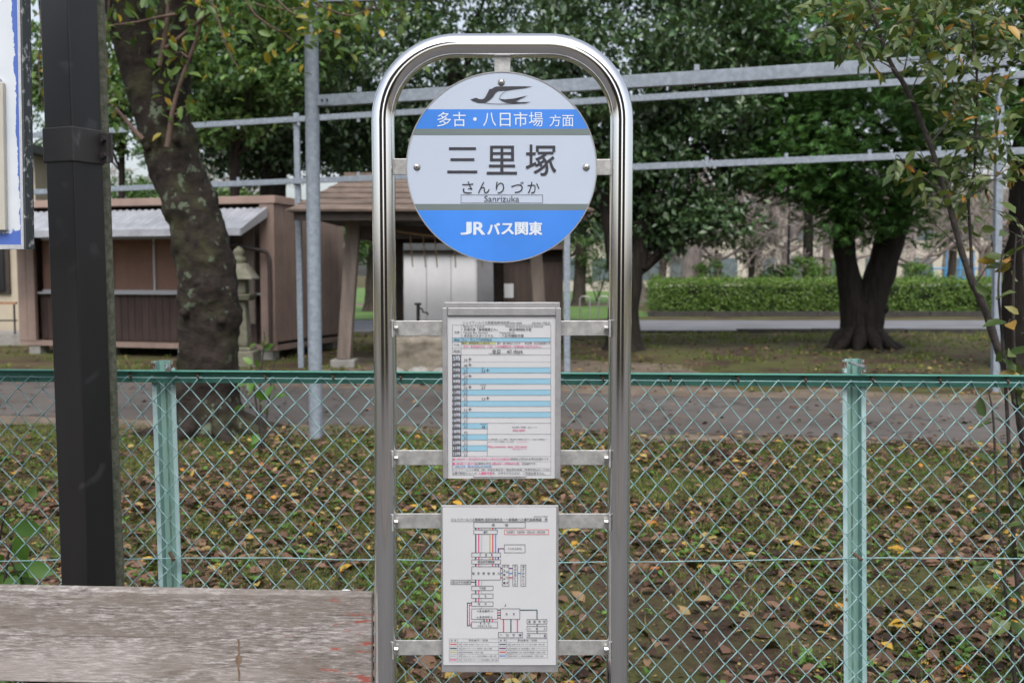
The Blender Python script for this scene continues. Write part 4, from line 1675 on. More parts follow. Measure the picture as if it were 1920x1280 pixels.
MB().bar((-14, 20.6, .50), (-10.25, 20.6, .50), .03, .03).build("lower_bar", M["iron"], hr)
for i in range(5):
    MB().tube([(-10.3 - i * .62, 20.6, .22), (-10.3 - i * .62, 20.6, .835)], .02, 8).build("baluster", M["iron"], hr)

# ------------------------------------------------------------------ shrine water pavilion
pv = thing("water_pavilion", "open timber water pavilion with brown shingled hip roof and splayed posts", "pavilion", (-1.1, 16.3, 0))
Eav = 2.44
fl_, fr_ = P(538, 396, 14.9), P(1112, 396, 14.9)
zE = fl_.z
rl_, rr_ = P(652, 336, 16.9), P(1000, 336, 16.9)
zR = rl_.z
bl_, br_ = Vector((fl_.x, 18.9, zE)), Vector((fr_.x, 18.9, zE))
rf = MB()


def slope(a, b_, c, d, rows=6):
    """courses of shingles from the eave a-b up to the ridge d-c"""
    nrm = (b_ - a).cross(d - a).normalized()
    if nrm.z < 0:
        nrm = -nrm
    for i in range(rows):
        t0, t1 = i / rows, (i + 1.12) / rows
        t1 = min(t1, 1)
        p0, p1 = a.lerp(d, t0), b_.lerp(c, t0)
        p2, p3 = b_.lerp(c, t1), a.lerp(d, t1)
        up0, up1 = nrm * .034, nrm * .014
        rf.hexa([p0, p1, p2 - nrm * .02, p3 - nrm * .02, p0 + up0, p1 + up0, p2 + up1, p3 + up1])


slope(fl_, fr_, rr_, rl_)
slope(br_, bl_, rl_, rr_)
slope(bl_, fl_, rl_, rl_ + Vector((.001, 0, 0)))
slope(fr_, br_, rr_, rr_ + Vector((.001, 0, 0)))
rf.build("roof", M["shingle"], pv)
MB().bar(rl_ + Vector((-.05, 0, .04)), rr_ + Vector((.05, 0, .04)), .22, .12).build("ridge_cap", M["shingle"], pv, bevel=.01)
ed = MB()
e0 = .10
ed.box(fl_.x + .08, fr_.x - .08, 14.98, 15.06, zE - .13, zE - .005)
ed.build("eave_board", M["dark_beam"], pv)
ed = MB()
ed.box(fl_.x + .12, fr_.x - .12, 15.07, 18.7, zE - .05, zE - .01)
ed.build("ceiling", M["dark_beam"], pv)
posts_ = [(664, 404, 645, 682, 15.7, .21), (1000, 404, 1018, 682, 15.7, .19), (744, 404, 745, 640, 18.2, .22), (933, 404, 937, 640, 18.2, .19)]
tops = []
for xt, yt, xb_, yb_, Y, w_ in posts_:
    a = P(xt, yt, Y)
    b_ = P(xb_, yb_, Y)
    d5 = (a - b_) / (a.z - b_.z)
    b_ = b_ + d5 * (.13 - b_.z)
    a = b_ + d5 * (zE - .06 - b_.z)
    tops.append(a)
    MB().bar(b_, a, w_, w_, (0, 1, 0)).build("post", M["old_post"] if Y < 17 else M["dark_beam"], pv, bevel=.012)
    MB().box(b_.x - .19, b_.x + .19, b_.y - .19, b_.y + .19, 0, .128).build("footing", M["concrete"], pv, bevel=.012)
za_ = zE - .28
for a, b_ in ((tops[0], tops[1]), (tops[2], tops[3]), (tops[0], tops[2]), (tops[1], tops[3])):
    a2, b2 = Vector((a.x, a.y, za_)), Vector((b_.x, b_.y, za_))
    dd = (b2 - a2).normalized()
    MB().bar(a2 + dd * .12 - Vector((0, 0, .0)), b2 - dd * .12, .12, .20).build("tie_beam", M["dark_beam"], pv)
# rope under the beam
rp_ = MB()
A_, B_ = P(738, 432, 15.62), P(1000, 434, 15.62)
pts = [A_.lerp(B_, i / 20) + Vector((0, 0, -.10 * (1 - ((i - 10) / 10) ** 2))) for i in range(21)]
rp_.tube(pts, [.016 + .004 * (i % 2) for i in range(21)], 7)
for px in (769, 793, 815, 850, 900):
    q = A_.lerp(B_, (px - 738) / 262) + Vector((0, 0, -.07))
    rp_.tube([q, q + Vector((.02, 0, -.25)), q + Vector((.035, .01, -.50))], [.007, .011, .009], 6)
tag(rp_.build("straw_rope", M["rope"]), "straw rope with hanging strands under the eave of the water pavilion", "rope")
# stone basin and hand pump pipe
ba = MB()
x0, x1 = P(728, 660, 14.6).x, P(1040, 660, 14.6).x
ba.box(x0, x1, 14.6, 15.35, .0, .52)
bo = ba.build("stone_basin", M["stone"], bevel=.05)
sb = bo.modifiers.new("sub", 'SUBSURF')
sb.subdivision_type = 'SIMPLE'
sb.levels = sb.render_levels = 4
tx = bpy.data.textures.new("stone_lumps", 'CLOUDS')
tx.noise_scale = .3
dm = bo.modifiers.new("lumps", 'DISPLACE')
dm.texture = tx
dm.strength = .10
dm.texture_coords = 'GLOBAL'
tag(bo, "rough brown stone basin under the water pavilion", "basin")
ro = MB()
for i in range(7):
    cxx = x0 + .1 + i * .36
    ro.lathe((cxx, 14.42 + .05 * (i % 2), -.02), [(.16, 0), (.2, .05), (.16, .11), (.08, .14)], 9)
kb = ro
for i in range(7):
    cxx = x0 + .1 + i * .36
    st_ = MB().lathe((cxx, 14.40 + .05 * (i % 2), -.02), [(.15, 0), (.19, .05), (.15, .11), (.07, .14)], 9).build("edging_stone", M["concrete"], bevel=.02)
    st_.scale = (1, 1, 1)
    tag(st_, "pale rounded edging stone at the foot of the stone basin", "stone", "edging stones before the basin")
tp = thing("water_tap", "dark iron standpipe with bent spout beside the white storage cabinet", "water tap", (P(784, 640, 16.2).x, 16.2, 0))
a, b_ = P(784, 640, 16.2), P(784, 571, 16.2)
MB().tube([(a.x, 16.2, 0), b_], .028, 10).build("pipe", M["iron"], tp, smooth=True)
MB().tube([b_ + Vector((-.06, 0, .01)), b_ + Vector((.05, 0, .01))], .018, 8).build("handle", M["iron"], tp)
c = [P(787, 577, 16.2), P(792, 580, 16.2), P(793, 585, 16.2), P(800, 586, 16.2), P(803, 590, 16.2)]
MB().tube(c, .014, 8).build("spout", M["iron"], tp, smooth=True)

# white storage cabinet and brown hut behind the pavilion
YC = 20.0
x0, x1, x2 = P(752, 500, YC).x, P(894, 500, YC).x, P(936, 500, YC).x
cb = thing("storage_cabinet", "white metal storage cabinet with dark flat roof behind the water pavilion", "cabinet", (x0, YC, 0))
zt_ = P(800, 472, YC).z
MB().box(x0, x1, YC + .06, YC + 1.4, .05, zt_).build("body", M["white_panel"], cb)
for i in range(3):
    a = x0 + .02 + i * (x1 - x0 - .04) / 3
    MB().box(a, a + (x1 - x0 - .04) / 3 - .012, YC + .02, YC + .058, .12, zt_ - .03).build("door", M["white_panel"], cb, bevel=.004)
MB().box(x1 + .003, x2, YC + .05, YC + 1.3, .05, zt_ + .02).build("side_panel", M["grey_panel"], cb)
MB().box(x0 - .08, x2 + .06, YC - .12, YC + 1.5, zt_ + .022, zt_ + .20).build("roof", M["dark_roof"], cb, bevel=.01)
YH = 21.2
x0, x1 = P(938, 500, YH).x, P(1056, 500, YH).x
ht = thing("timber_hut", "dark brown board hut with flat eave seen beneath the round sign", "hut", (x0, YH, 0))
hw_ = MB()
x = x0
while x < x1:
    hw_.box(x, min(x + .135, x1), YH, YH + .04, .05, P(990, 492, YH).z)
    x += .14
hw_.build("board_wall", M["brown_board"], ht)
MB().box(x0, x1, YH + .041, YH + 2.2, .05, P(990, 468, YH).z).build("inner_wall", M["dark_beam"], ht)
MB().box(x0 - .1, x1 + .02, YH - .28, YH + 2.4, P(990, 468, YH).z + .002, P(990, 459, YH).z).build("roof", M["pink_trim"], ht)
a = P(953, 545, YH)
MB().box(a.x - .11, a.x + .11, YH - .02, YH - .003, a.z - .15, a.z + .15).build("notice", M["white_panel"], ht)

# ------------------------------------------------------------------ stone lantern
YL = 16.0
lc = P(452, 690, YL)
lan = thing("stone_lantern", "mossy grey stone lantern between the cherry tree and the shed", "lantern", (lc.x, YL, 0))


def sq(name, z0, z1_, w0, w1, m=M["lantern"], bev=.02):
    a, b_ = P(452, z0, YL).z, P(452, z1_, YL).z
    o = MB().hexa([(lc.x - w0, YL - w0, b_), (lc.x + w0, YL - w0, b_), (lc.x + w0, YL + w0, b_), (lc.x - w0, YL + w0, b_),
                   (lc.x - w1, YL - w1, a), (lc.x + w1, YL - w1, a), (lc.x + w1, YL + w1, a), (lc.x - w1, YL + w1, a)])
    return o.build(name, m, lan, bevel=bev)


zb_ = P(452, 690, YL).z
MB().box(lc.x - .30, lc.x + .30, YL - .30, YL + .30, 0, max(zb_, .02)).build("plinth", M["lantern"], lan, bevel=.02)
sq("base", 656, 689.5, .27, .27)
sq("lower_plate", 649, 655.5, .22, .20)
sq("shaft", 563.5, 648.5, .155, .115)
sq("platform", 551, 563, .20, .235)
sq("fire_box", 524.5, 550.5, .125, .125)
sq("cap", 493, 524, .285, .12, bev=.03)
zz = P(452, 492.5, YL).z
MB().lathe((lc.x, YL, zz), [(.105, 0), (.115, .05), (.10, .085), (.07, .09), (.085, .13), (.092, .17), (.07, .215), (.03, .245), (.008, .262)], 16).build("finial", M["lantern"], lan, smooth=True)

# ------------------------------------------------------------------ things far across the park
sc_ = thing("school_building", "long pale building with rows of windows beyond the hedge and bare trees", "building", (24, 78, 0))
MB().box(2, 62, 78, 90, 0, 6.4).build("wall", M["school"], sc_)
MB().box(1.6, 62.4, 77.6, 90.4, 6.4, 6.7).build("roof", M["dark_roof"], sc_)
for r in range(2):
    for i in range(19):
        wx = 3.2 + i * 3.05
        MB().box(wx, wx + 2.2, 77.93, 77.998, .9 + r * 3.1, 2.6 + r * 3.1).build("window", M["school_win"], sc_)
for i, Y in enumerate((30.2, 30.9)):
    pxs = ((1094, 1113), (1131, 1150))[i]
    a, b_ = P(pxs[0], 600, 30.3).x, P(pxs[1], 600, 30.3).x
    z = P(1100, 558, 30.3).z
    mb = MB().tube([(a, 31.9, 0), (a, 31.9, z - .06), (a + .06, 31.9, z), (b_ - .06, 31.9, z), (b_, 31.9, z - .06), (b_, 31.9, 0)], .024, 8)
    o = mb.build("bike_stand", M["steel"], smooth=True)
    tag(o, ("left steel hoop bike stand on the lawn, clear of the hoop frame", "right steel hoop bike stand half hidden by the chrome tube")[i], "bike stand", "bike stands on the lawn")
# park lamp
lp = thing("park_lamp", "thin dark park lamp with globe standing behind the hedge", "lamp", (P(1478, 500, 37).x, 37, 0))
lx = P(1478, 500, 37).x
MB().tube([(lx, 37, 0), (lx, 37, P(1478, 372, 37).z)], [.06, .045], 10).build("pole", M["iron"], lp)
zz = P(1478, 372, 37).z
MB().lathe((lx, 37, zz), [(.07, 0), (.17, .10), (.21, .25), (.18, .40), (.08, .5)], 14).build("globe", M["white_panel"], lp, smooth=True)
# climbing frame
cf = thing("climbing_frame", "blue climbing frame with yellow top bars beyond the hedge", "climbing frame", (P(1815, 520, 48).x, 48, 0))
xa, xb_ = P(1772, 500, 48).x, P(1852, 500, 48).x
for y in (48, 49.4):
    for i in range(4):
        x = xa + (xb_ - xa) * i / 3
        MB().tube([(x, y, 0), (x, y, 1.7 if i not in (1, 2) else 2.6)], .045, 8).build("upright", M["blue_metal"], cf)
    for z in (.7, 1.2, 1.68):
        MB().tube([(xa, y, z), (xb_, y, z)], .04, 8).build("rung", M["blue_metal"], cf)
    MB().tube([(xa + (xb_ - xa) / 3, y, 2.58), (xa + (xb_ - xa) * 2 / 3, y, 2.58)], .06, 8).build("top_bar", M["yellow_metal"], cf)
# low wall and white van-like kiosk far off
lw = MB().box(P(1198, 545, 58).x, P(1236, 545, 58).x, 58, 58.4, 0, .62).build("low_wall", M["kerb"])
tag(lw, "low dark wall at the far edge of the lawn", "wall")
# unseen houses added across the street as dark shapes for the chrome to mirror
for x0, x1, h, lab in ((-9.5, -1.6, 9.5, "unseen brown house added across the street on the left for the chrome to mirror"), (2.6, 9, 8.5, "unseen dark house added across the street on the right for the chrome to mirror")):
    t = thing("added_street_house", lab, "house", ((x0 + x1) / 2, -12, 0))
    MB().box(x0, x1, -20, -12, 0, h).build("wall", M["brown_board"], t)
    MB().prism([(x0 - .4, -11.5, h + .002), (x0 - .4, -20.5, h + .002), (x0 - .4, -16, h + 1.8)], (x1 - x0 + .8, 0, 0)).build("roof", M["dark_roof"], t)
    for i in range(3):
        wx = x0 + 1 + i * (x1 - x0 - 1.5) / 3
        MB().box(wx, wx + 1.4, -11.99, -11.95, .9, 2.2).build("window", M["glass_dark"], t)
#--PART4--
# ------------------------------------------------------------------ trees
def smooth_path(pts, step=.12):
    """Catmull-Rom through (x, y, z, r)"""
    p = [np.array(q, float) for q in pts]
    p = [2 * p[0] - p[1]] + p + [2 * p[-1] - p[-2]]
    out = []
    for i in range(1, len(p) - 2):
        L = np.linalg.norm(p[i + 1][:3] - p[i][:3])
        n = max(2, int(L / step))
        for k in range(n):
            t = k / n
            out.append(.5 * ((2 * p[i]) + (-p[i - 1] + p[i + 1]) * t + (2 * p[i - 1] - 5 * p[i] + 4 * p[i + 1] - p[i + 2]) * t * t
                             + (-p[i - 1] + 3 * p[i] - 3 * p[i + 1] + p[i + 2]) * t ** 3))
    out.append(p[-2])
    return out


def trunk(mb, pts, n=20, step=.12, rough=.1, freq=3.0, seed=0):
    sp = smooth_path(pts, step)
    b0 = len(mb.v)
    mb.tube([q[:3] for q in sp], [float(q[3]) for q in sp], n)
    for i in range(b0, len(mb.v)):
        v = Vector(mb.v[i])
        k = (i - b0) // n
        if k >= len(sp):
            k = 0 if k == len(sp) else len(sp) - 1
        c = Vector(sp[k][:3])
        d = v - c
        s = 1 + rough * (mnoise.noise(v * freq + Vector((seed, 0, 0))) * 1.3 + .6 * mnoise.noise(v * freq * 2.7 + Vector((0, seed, 0))))
        mb.v[i] = tuple(c + d * s)


def px_path(pts, Y):
    """(px, py, radius in pixels) at distance Y -> (x, y, z, r)"""
    out = []
    for q in pts:
        yy = Y + (q[3] if len(q) > 3 else 0)
        w = P(q[0], q[1], yy)
        out.append((w.x, w.y, w.z, q[2] * yy / F))
    return out


def branches(mb, tips, p, d, L, r, depth, rng, spread=.55, bend=.25, up=.1, n=6, minr=.004, kids=(2, 3)):
    pts, rs = [Vector(p)], [r]
    d = Vector(d).normalized()
    k = 4
    for i in range(k):
        d = (d + Vector(rng.normal(0, bend, 3)) * .45 + Vector((0, 0, up * .3))).normalized()
        pts.append(pts[-1] + d * L / k)
        rs.append(max(r * (1 - .5 * (i + 1) / k), minr))
    mb.tube(pts, rs, n if depth > 1 else 4, cap=False)
    if depth == 0:
        tips.append(pts[-1])
        return
    m_ = int(rng.integers(kids[0], kids[1] + 1))
    for i in range(m_ + 1):
        at = 4 if i == 0 else int(rng.integers(2, 5))
        nd = (d + Vector(rng.normal(0, spread, 3)) * (0.6 if i == 0 else 1.25)).normalized()
        branches(mb, tips, pts[at], nd, L * rng.uniform(.55, .8), rs[at] * (.85 if i == 0 else .65), depth - 1, rng, spread, bend, up, n, minr, kids)
    if depth <= 2:
        tips.append(pts[-1])


def leafy_tree(name, label, cat, base, trunks, crown, leafm, barkm, size, seed, group=None, tmpl=DIAMOND, aspect=.5, droop=-.2, up=.7, tn=18, limbs=10, rough=.12, per=70, cr=.55, reach=None):
    """crown: list of (center, radii, number of clumps)"""
    rng = np.random.default_rng(seed)
    t = thing(name, label, cat, base, group)
    tb = MB()
    for tr in trunks:
        trunk(tb, tr, tn, .18, rough, 2.5, seed)
    cen, rad = [], []
    for c, r, n in crown:
        cen.append(ellipsoid_pts(c, r, n, rng))
    cen = np.concatenate(cen)
    tops = [np.array(tr[-1][:4]) for tr in trunks]
    for i in range(limbs):
        q = cen[int(rng.integers(len(cen)))]
        tr = trunks[int(rng.integers(len(trunks)))]
        o = np.array(tr[-1 if rng.random() < .5 else -2][:4])
        mid = (o[:3] + q) / 2 + rng.normal(0, .3, 3)
        r0 = o[3] * .45
        trunk(tb, [(*o[:3], r0), (*mid, r0 * .6), (*q, .02)], 7, .3, .1, 2, seed)
    tb.build("trunk", M[barkm], t, smooth=True)
    rr = rng.uniform(.65, 1.25, len(cen)) * cr
    leaf_mesh("crown", [clump_leaves(cen, rr, per, size, rng, tmpl, aspect, droop, up)], M[leafm], t)
    return t


# --- the big cherry tree at left
CY = 9.3
ch_trunk = px_path([(398, 830, 80), (396, 805, 66), (392, 740, 56), (392, 660, 54), (392, 600, 55), (392, 560, 54), (386, 500, 53), (372, 440, 50), (358, 390, 50), (337, 330, 48), (318, 270, 48),
                    (304, 215, 50), (296, 165, 56), (290, 120, 62)], CY)
ch_l = px_path([(272, 150, 40), (255, 90, 36), (238, 30, 36), (222, -40, 34), (190, -160, 30), (120, -320, 24, .8), (20, -480, 16, 1.5)], CY)
ch_r = px_path([(312, 170, 40), (322, 110, 36), (330, 50, 34), (338, -20, 32), (360, -130, 28, -.3), (430, -300, 20, -.6), (520, -460, 12, -.8)], CY)
cherry = thing("cherry_tree", "leaning old cherry tree with lichen spotted forked trunk left of the bus stop", "tree", (ch_trunk[0][0], CY, 0))
tb = MB()
trunk(tb, ch_trunk, 40, .03, .13, 5.0, 1)
trunk(tb, ch_l, 24, .05, .08, 5.0, 2)
trunk(tb, ch_r, 24, .05, .08, 5.0, 3)
for px, py, r, dx in ((345, 585, 9, .27), (330, 262, 8, .24), (275, 275, 8, .2), (415, 600, 9, .2), (372, 530, 9, .25)):
    q = P(px, py, CY - dx)
    tb.lathe((q.x, q.y, q.z - r * CY / F), [(r * CY / F * .4, 0), (r * CY / F, r * CY / F * .6), (r * CY / F * .9, r * CY / F * 1.3), (r * CY / F * .35, r * CY / F * 1.9)], 9)
for ang in (200, 250, 300, 340, 20):
    a = math.radians(ang)
    b0 = Vector(ch_trunk[1][:3])
    trunk(tb, [(b0.x + .22 * math.cos(a), b0.y + .22 * math.sin(a), .12, .10), (b0.x + .45 * math.cos(a), b0.y + .45 * math.sin(a), .03, .07), (b0.x + .8 * math.cos(a), b0.y + .8 * math.sin(a), -.04, .04)], 9, .06, .12, 6, 4)
tb.build("trunk", M["bark_cherry"], cherry, smooth=True)
tw = MB()
shoots = [([(299, 124, 5.5), (303, 100, 5), (308, 78, 4.5), (313, 40, 4), (317, -5, 3.5), (324, -60, 3)], -.42),
          ([(314, 276, 6), (319, 240, 5), (323, 210, 4.5), (333, 172, 4), (350, 122, 3.8), (366, 80, 3.5), (376, 45, 3.2), (384, 10, 3), (400, -50, 2.5)], -.42),
          ([(312, 90, 4), (340, 68, 3.6), (374, 40, 3.2), (400, 20, 3), (424, -8, 2.6), (450, -40, 2)], -.44),
          ([(268, 262, 5.5), (250, 243, 4.5), (236, 225, 4), (218, 205, 3.5), (202, 187, 3), (185, 165, 2.5)], -.30),
          ([(330, 27, 3), (300, 32, 2.6), (256, 42, 2.2), (225, 46, 1.8), (200, 49, 1.4)], -.5),
          ([(352, 108, 2), (340, 98, 1.6), (322, 102, 1.4), (312, 116, 1.0)], -.45), ([(329, 215, 2), (345, 200, 1.4), (357, 205, 1.1)], -.45)]
for p_, dy2 in shoots:
    tw.tube([q[:3] for q in px_path(p_, CY + dy2)], [q[3] for q in px_path(p_, CY + dy2)], 8)
rng = np.random.default_rng(31)
lc_, la = [], []
sprays = []
for p_, dy2 in shoots:
    q = px_path(p_, CY + dy2)
    for k in range(2, len(q)):
        for _ in range(3):
            sprays.append(Vector(q[k][:3]))
# drooping leafy branches that come in from above
over = [([(420, -40, 3), (470, 5, 2.5), (530, 18, 2), (570, 15, 1.5), (612, 12, 1)], -.6), ([(430, -50, 3), (480, 30, 2.4), (530, 62, 1.8), (560, 85, 1.2)], -.7),
        ([(470, -60, 3), (540, 20, 2), (600, 50, 1.6), (640, 66, 1.0), (655, 84, .8)], -.9), ([(380, -40, 3), (410, 40, 2), (425, 90, 1.6), (448, 130, 1)], -.8),
        ([(520, -60, 2.5), (590, 5, 2), (660, 30, 1.5), (700, 10, 1)], -1.2), ([(340, -30, 3), (380, 20, 2), (440, 30, 1.6), (490, 85, 1)], -.5),
        ([(200, -60, 3), (205, 0, 2), (198, 70, 1.5), (203, 130, 1)], -.2), ([(170, -40, 3), (190, 60, 2), (200, 140, 1.5), (212, 180, 1)], .3),
        ([(60, -60, 3), (85, 10, 2.4), (95, 60, 1.5), (90, 130, 1)], .5), ([(70, -40, 3), (78, 60, 2), (72, 120, 1.4), (80, 200, 1)], .6),
        ([(560, -60, 2.5), (620, 0, 2), (700, 20, 1.5), (745, 15, 1)], -.4), ([(620, -60, 2.5), (690, 0, 2), (740, 40, 1.5), (760, 20, 1)], -.2)]
for p_, dy2 in over:
    q = px_path(p_, CY + dy2)
    sp = smooth_path(q, .1)
    tw.tube([x[:3] for x in sp], [float(x[3]) for x in sp], 6)
    for x in sp[2:]:
        for _ in range(2):
            sprays.append(Vector(x[:3]) + Vector(rng.normal(0, .09, 3)))
tw.build("branch", M["twig"], cherry, smooth=True)
sprays = np.array([tuple(s) for s in sprays])


def leaf_spray(cen, per, spread, size, rng, aspect=.5, droop=-.35, tmpl=LEAF, upb=.8):
    N = len(cen) * per
    c = np.repeat(cen, per, 0) + rng.normal(0, spread, (N, 3))
    a = rng.normal(size=(N, 3)) * .8 + np.array([0, 0, droop])
    n = rng.normal(size=(N, 3)) * .5 + np.array([0, -.25, upb])
    s = size * rng.uniform(.65, 1.25, N)
    return place(c, a, n, s, s * aspect, tmpl)


# upper crown beyond the frame and its fringe
cc = np.concatenate([ellipsoid_pts((-4.0, CY + 1.0, 6.6), (2.6, 2.4, 1.7), 90, rng), ellipsoid_pts((-2.5, CY - .3, 4.65), (1.5, .8, .45), 34, rng)])
leaf_mesh("crown", [leaf_spray(sprays, 3, .11, .115, rng), clump_leaves(cc, .5, 45, .095, rng, LEAF, .5, -.3, .7)], M["leaf_cherry"], cherry)

# --- dark evergreens behind
def W(px, py, Y):
    return tuple(P(px, py, Y))


def crown_at(px, py, Y, rx, ry, rz, n):
    return (W(px, py, Y), (rx, ry, rz), n)


def straight(px, py_top, r_px, Y, r_top=.5, lean=0, base_py=None):
    b_ = G(px, base_py) if base_py else Vector((P(px, 600, Y).x, Y, 0))
    t = P(px + lean, py_top, Y)
    r = r_px * Y / F
    return [(b_.x, Y, -.1, r * 1.7), (b_.x, Y, .25, r * 1.2), (b_.x + (t.x - b_.x) * .3, Y, t.z * .3, r), (b_.x + (t.x - b_.x) * .65, Y, t.z * .65, r * .85), (t.x, Y, t.z, r * r_top)]


T = leafy_tree
EV = "evergreen trees behind the shrine"
T("evergreen_tree", "dark evergreen rising behind the shed, with broad dark trunk above its roof", "tree", (*W(510, 600, 24)[:1], 24, 0),
  [straight(512, 120, 27, 24, .6)], [crown_at(500, 110, 24, 3.6, 2.6, 2.6, 260), crown_at(590, 250, 24.5, 2.4, 1.6, 1.0, 85), crown_at(400, 200, 24, 1.9, 1.6, 1.3, 80), crown_at(470, 290, 24.5, 1.3, 1.0, .6, 30)], "leaf_dark", "bark_dark", .17, 11, per=66, cr=.6)
T("evergreen_tree", "mid green evergreen with lit sprays just right of the cherry trunk", "tree", (*W(430, 600, 20)[:1], 20, 0),
  [straight(440, 100, 10, 20.4, .5)], [crown_at(440, 110, 20, 1.5, 1.4, 1.6, 90), crown_at(420, 190, 20, .9, .9, .8, 32), crown_at(530, 60, 20.5, 1.6, 1.2, 1.2, 60)], "leaf_ever", "bark_dark", .15, 12, per=80, cr=.45)
T("evergreen_tree", "loose green tree filling the gap between dark square post and cherry trunk", "tree", (*W(225, 600, 21)[:1], 21, 0),
  [straight(228, 150, 7, 21, .5)], [crown_at(228, 130, 21, .75, .9, 1.5, 55), crown_at(215, 262, 21, .5, .6, .35, 14), crown_at(75, 120, 21.5, .5, .7, 1.0, 20)], "leaf_ever", "bark_dark", .14, 16, per=60, cr=.4, limbs=5)
T("evergreen_tree", "dark evergreen directly behind the round sign and chrome hoop", "tree", (*W(830, 600, 27)[:1], 27, 0),
  [straight(850, 100, 20, 27.4, .6)], [crown_at(800, 80, 27, 4.2, 2.6, 3.6, 330), crown_at(900, 250, 27.5, 3.2, 1.8, 1.6, 150), crown_at(700, 260, 27, 1.8, 1.6, 1.3, 75)], "leaf_dark", "bark_dark", .18, 13, per=66, cr=.65)
T("evergreen_tree", "glossy evergreen whose forked trunk stands right behind the chrome tube", "tree", (*G(1170, 656)[:2], 0),
  [[(*q[:4],) for q in px_path([(1170, 662, 46), (1170, 640, 33), (1170, 580, 28), (1174, 520, 30), (1176, 470, 34)], 19.2)],
   px_path([(1160, 500, 22), (1148, 440, 17), (1136, 380, 15), (1120, 300, 13), (1100, 200, 10)], 19.2),
   px_path([(1190, 500, 22), (1204, 430, 17), (1212, 380, 16), (1222, 300, 15), (1240, 180, 10)], 19.2)],
  [crown_at(1230, 90, 19.4, 2.7, 2.2, 2.2, 260), crown_at(1290, 310, 19.2, 1.5, 1.2, 1.1, 90), crown_at(1130, 320, 19.8, .9, 1.1, .9, 45), crown_at(1330, 410, 19.1, .75, .8, .42, 24), crown_at(1240, 430, 19.4, .55, .7, .5, 18), crown_at(1080, 380, 20.5, .45, .6, .6, 14)],
  "leaf_dark", "bark_dark", .15, 14, per=72, cr=.5)
T("evergreen_tree", "tall evergreen with pale lit leaves filling the gap above the middle hedge", "tree", (*W(1515, 560, 40)[:1], 40, 0),
  [straight(1515, 100, 9, 40, .6)], [crown_at(1420, 60, 40, 5.4, 2.6, 4.0, 240), crown_at(1420, 150, 40, 4.0, 1.8, 1.5, 100)], "leaf_dark", "bark_dark", .22, 15, per=80, cr=.85)

# --- conifers at right
def conifer(name, label, base, trunks, crown, seed, n_s=14, size=.34, group=None, limbs=8, m="leaf_conifer"):
    rng = np.random.default_rng(seed)
    t = thing(name, label, "tree", base, group)
    tb = MB()
    for tr in trunks:
        trunk(tb, tr, 30, .12, .10, 2.6, seed)
    cen = np.concatenate([ellipsoid_pts(c, r, n, rng, .55) for c, r, n in crown])
    for i in range(limbs):
        q = cen[int(rng.integers(len(cen)))]
        o = np.array(trunks[int(rng.integers(len(trunks)))][-2][:4])
        trunk(tb, [(*o[:3], o[3] * .3), (*((o[:3] + q) / 2 + np.array([0, 0, .2])), .05), (*q, .02)], 7, .3, .1, 2, seed)
    tb.build("trunk", M["bark_dark"], t, smooth=True)
    c0 = np.mean([np.array(c) for c, r, n in crown], 0)
    # each spray is a flat drooping fan of scale-leaved twigs
    Ns = len(cen) * n_s
    sc = np.repeat(cen, n_s, 0) + rng.normal(0, .34, (Ns, 3)) * np.array([1, 1, .6])
    out = unit(sc - c0) * .8 + rng.normal(0, .55, (Ns, 3))
    out[:, 2] = -.25 + rng.normal(0, .35, Ns)
    out[:, 1] -= .25
    out = unit(out)
    nn = np.array([0, 0, 1.0]) + rng.normal(0, .55, (Ns, 3))
    nn = unit(nn - out * (nn * out).sum(1, keepdims=True))
    bb = np.cross(nn, out)
    parts = []
    for k, (ang, f0, ln) in enumerate(((0, .0, 1.0), (.75, .12, .55), (-.75, .12, .55), (.65, .38, .48), (-.65, .38, .48), (.55, .62, .34), (-.55, .62, .34))):
        ax = out * math.cos(ang) + bb * math.sin(ang)
        L = size * ln * rng.uniform(.75, 1.2, Ns)
        c = sc + out * (f0 * size) + ax * (L[:, None] * .5)
        parts.append(place(c, ax + np.array([0, 0, -.12]), nn, L, L * (.14 if k == 0 else .22), DIAMOND))
    leaf_mesh("crown", parts, M[m], t)
    return t


c_base = G(1612, 652)
CYY = c_base.y
conifer("conifer_tree", "fork trunked conifer with hanging green sprays in front of the hedge", (c_base.x, CYY, 0),
        [px_path([(1614, 664, 50), (1612, 646, 38), (1608, 612, 31), (1602, 570, 26), (1593, 530, 22), (1584, 470, 21), (1583, 400, 19), (1580, 300, 16), (1575, 150, 12)], CYY),
         px_path([(1618, 664, 48), (1619, 646, 38), (1622, 612, 33), (1631, 570, 30), (1645, 530, 28), (1662, 470, 27), (1685, 400, 25), (1706, 320, 22), (1730, 150, 16)], CYY)],
        [crown_at(1560, 60, CYY, 2.2, 1.8, 1.9, 190), crown_at(1600, 270, CYY - .3, 2.1, 1.6, 1.25, 200), crown_at(1500, 300, CYY, 1.1, 1.1, .8, 60), crown_at(1590, 405, CYY - .5, .35, .4, .42, 14), crown_at(1672, 390, CYY - .5, .5, .4, .5, 18),
         crown_at(1740, 230, CYY, .9, 1.0, 1.2, 50)], 21, 24, .23)
b_ = P(1945, 600, 15.5)
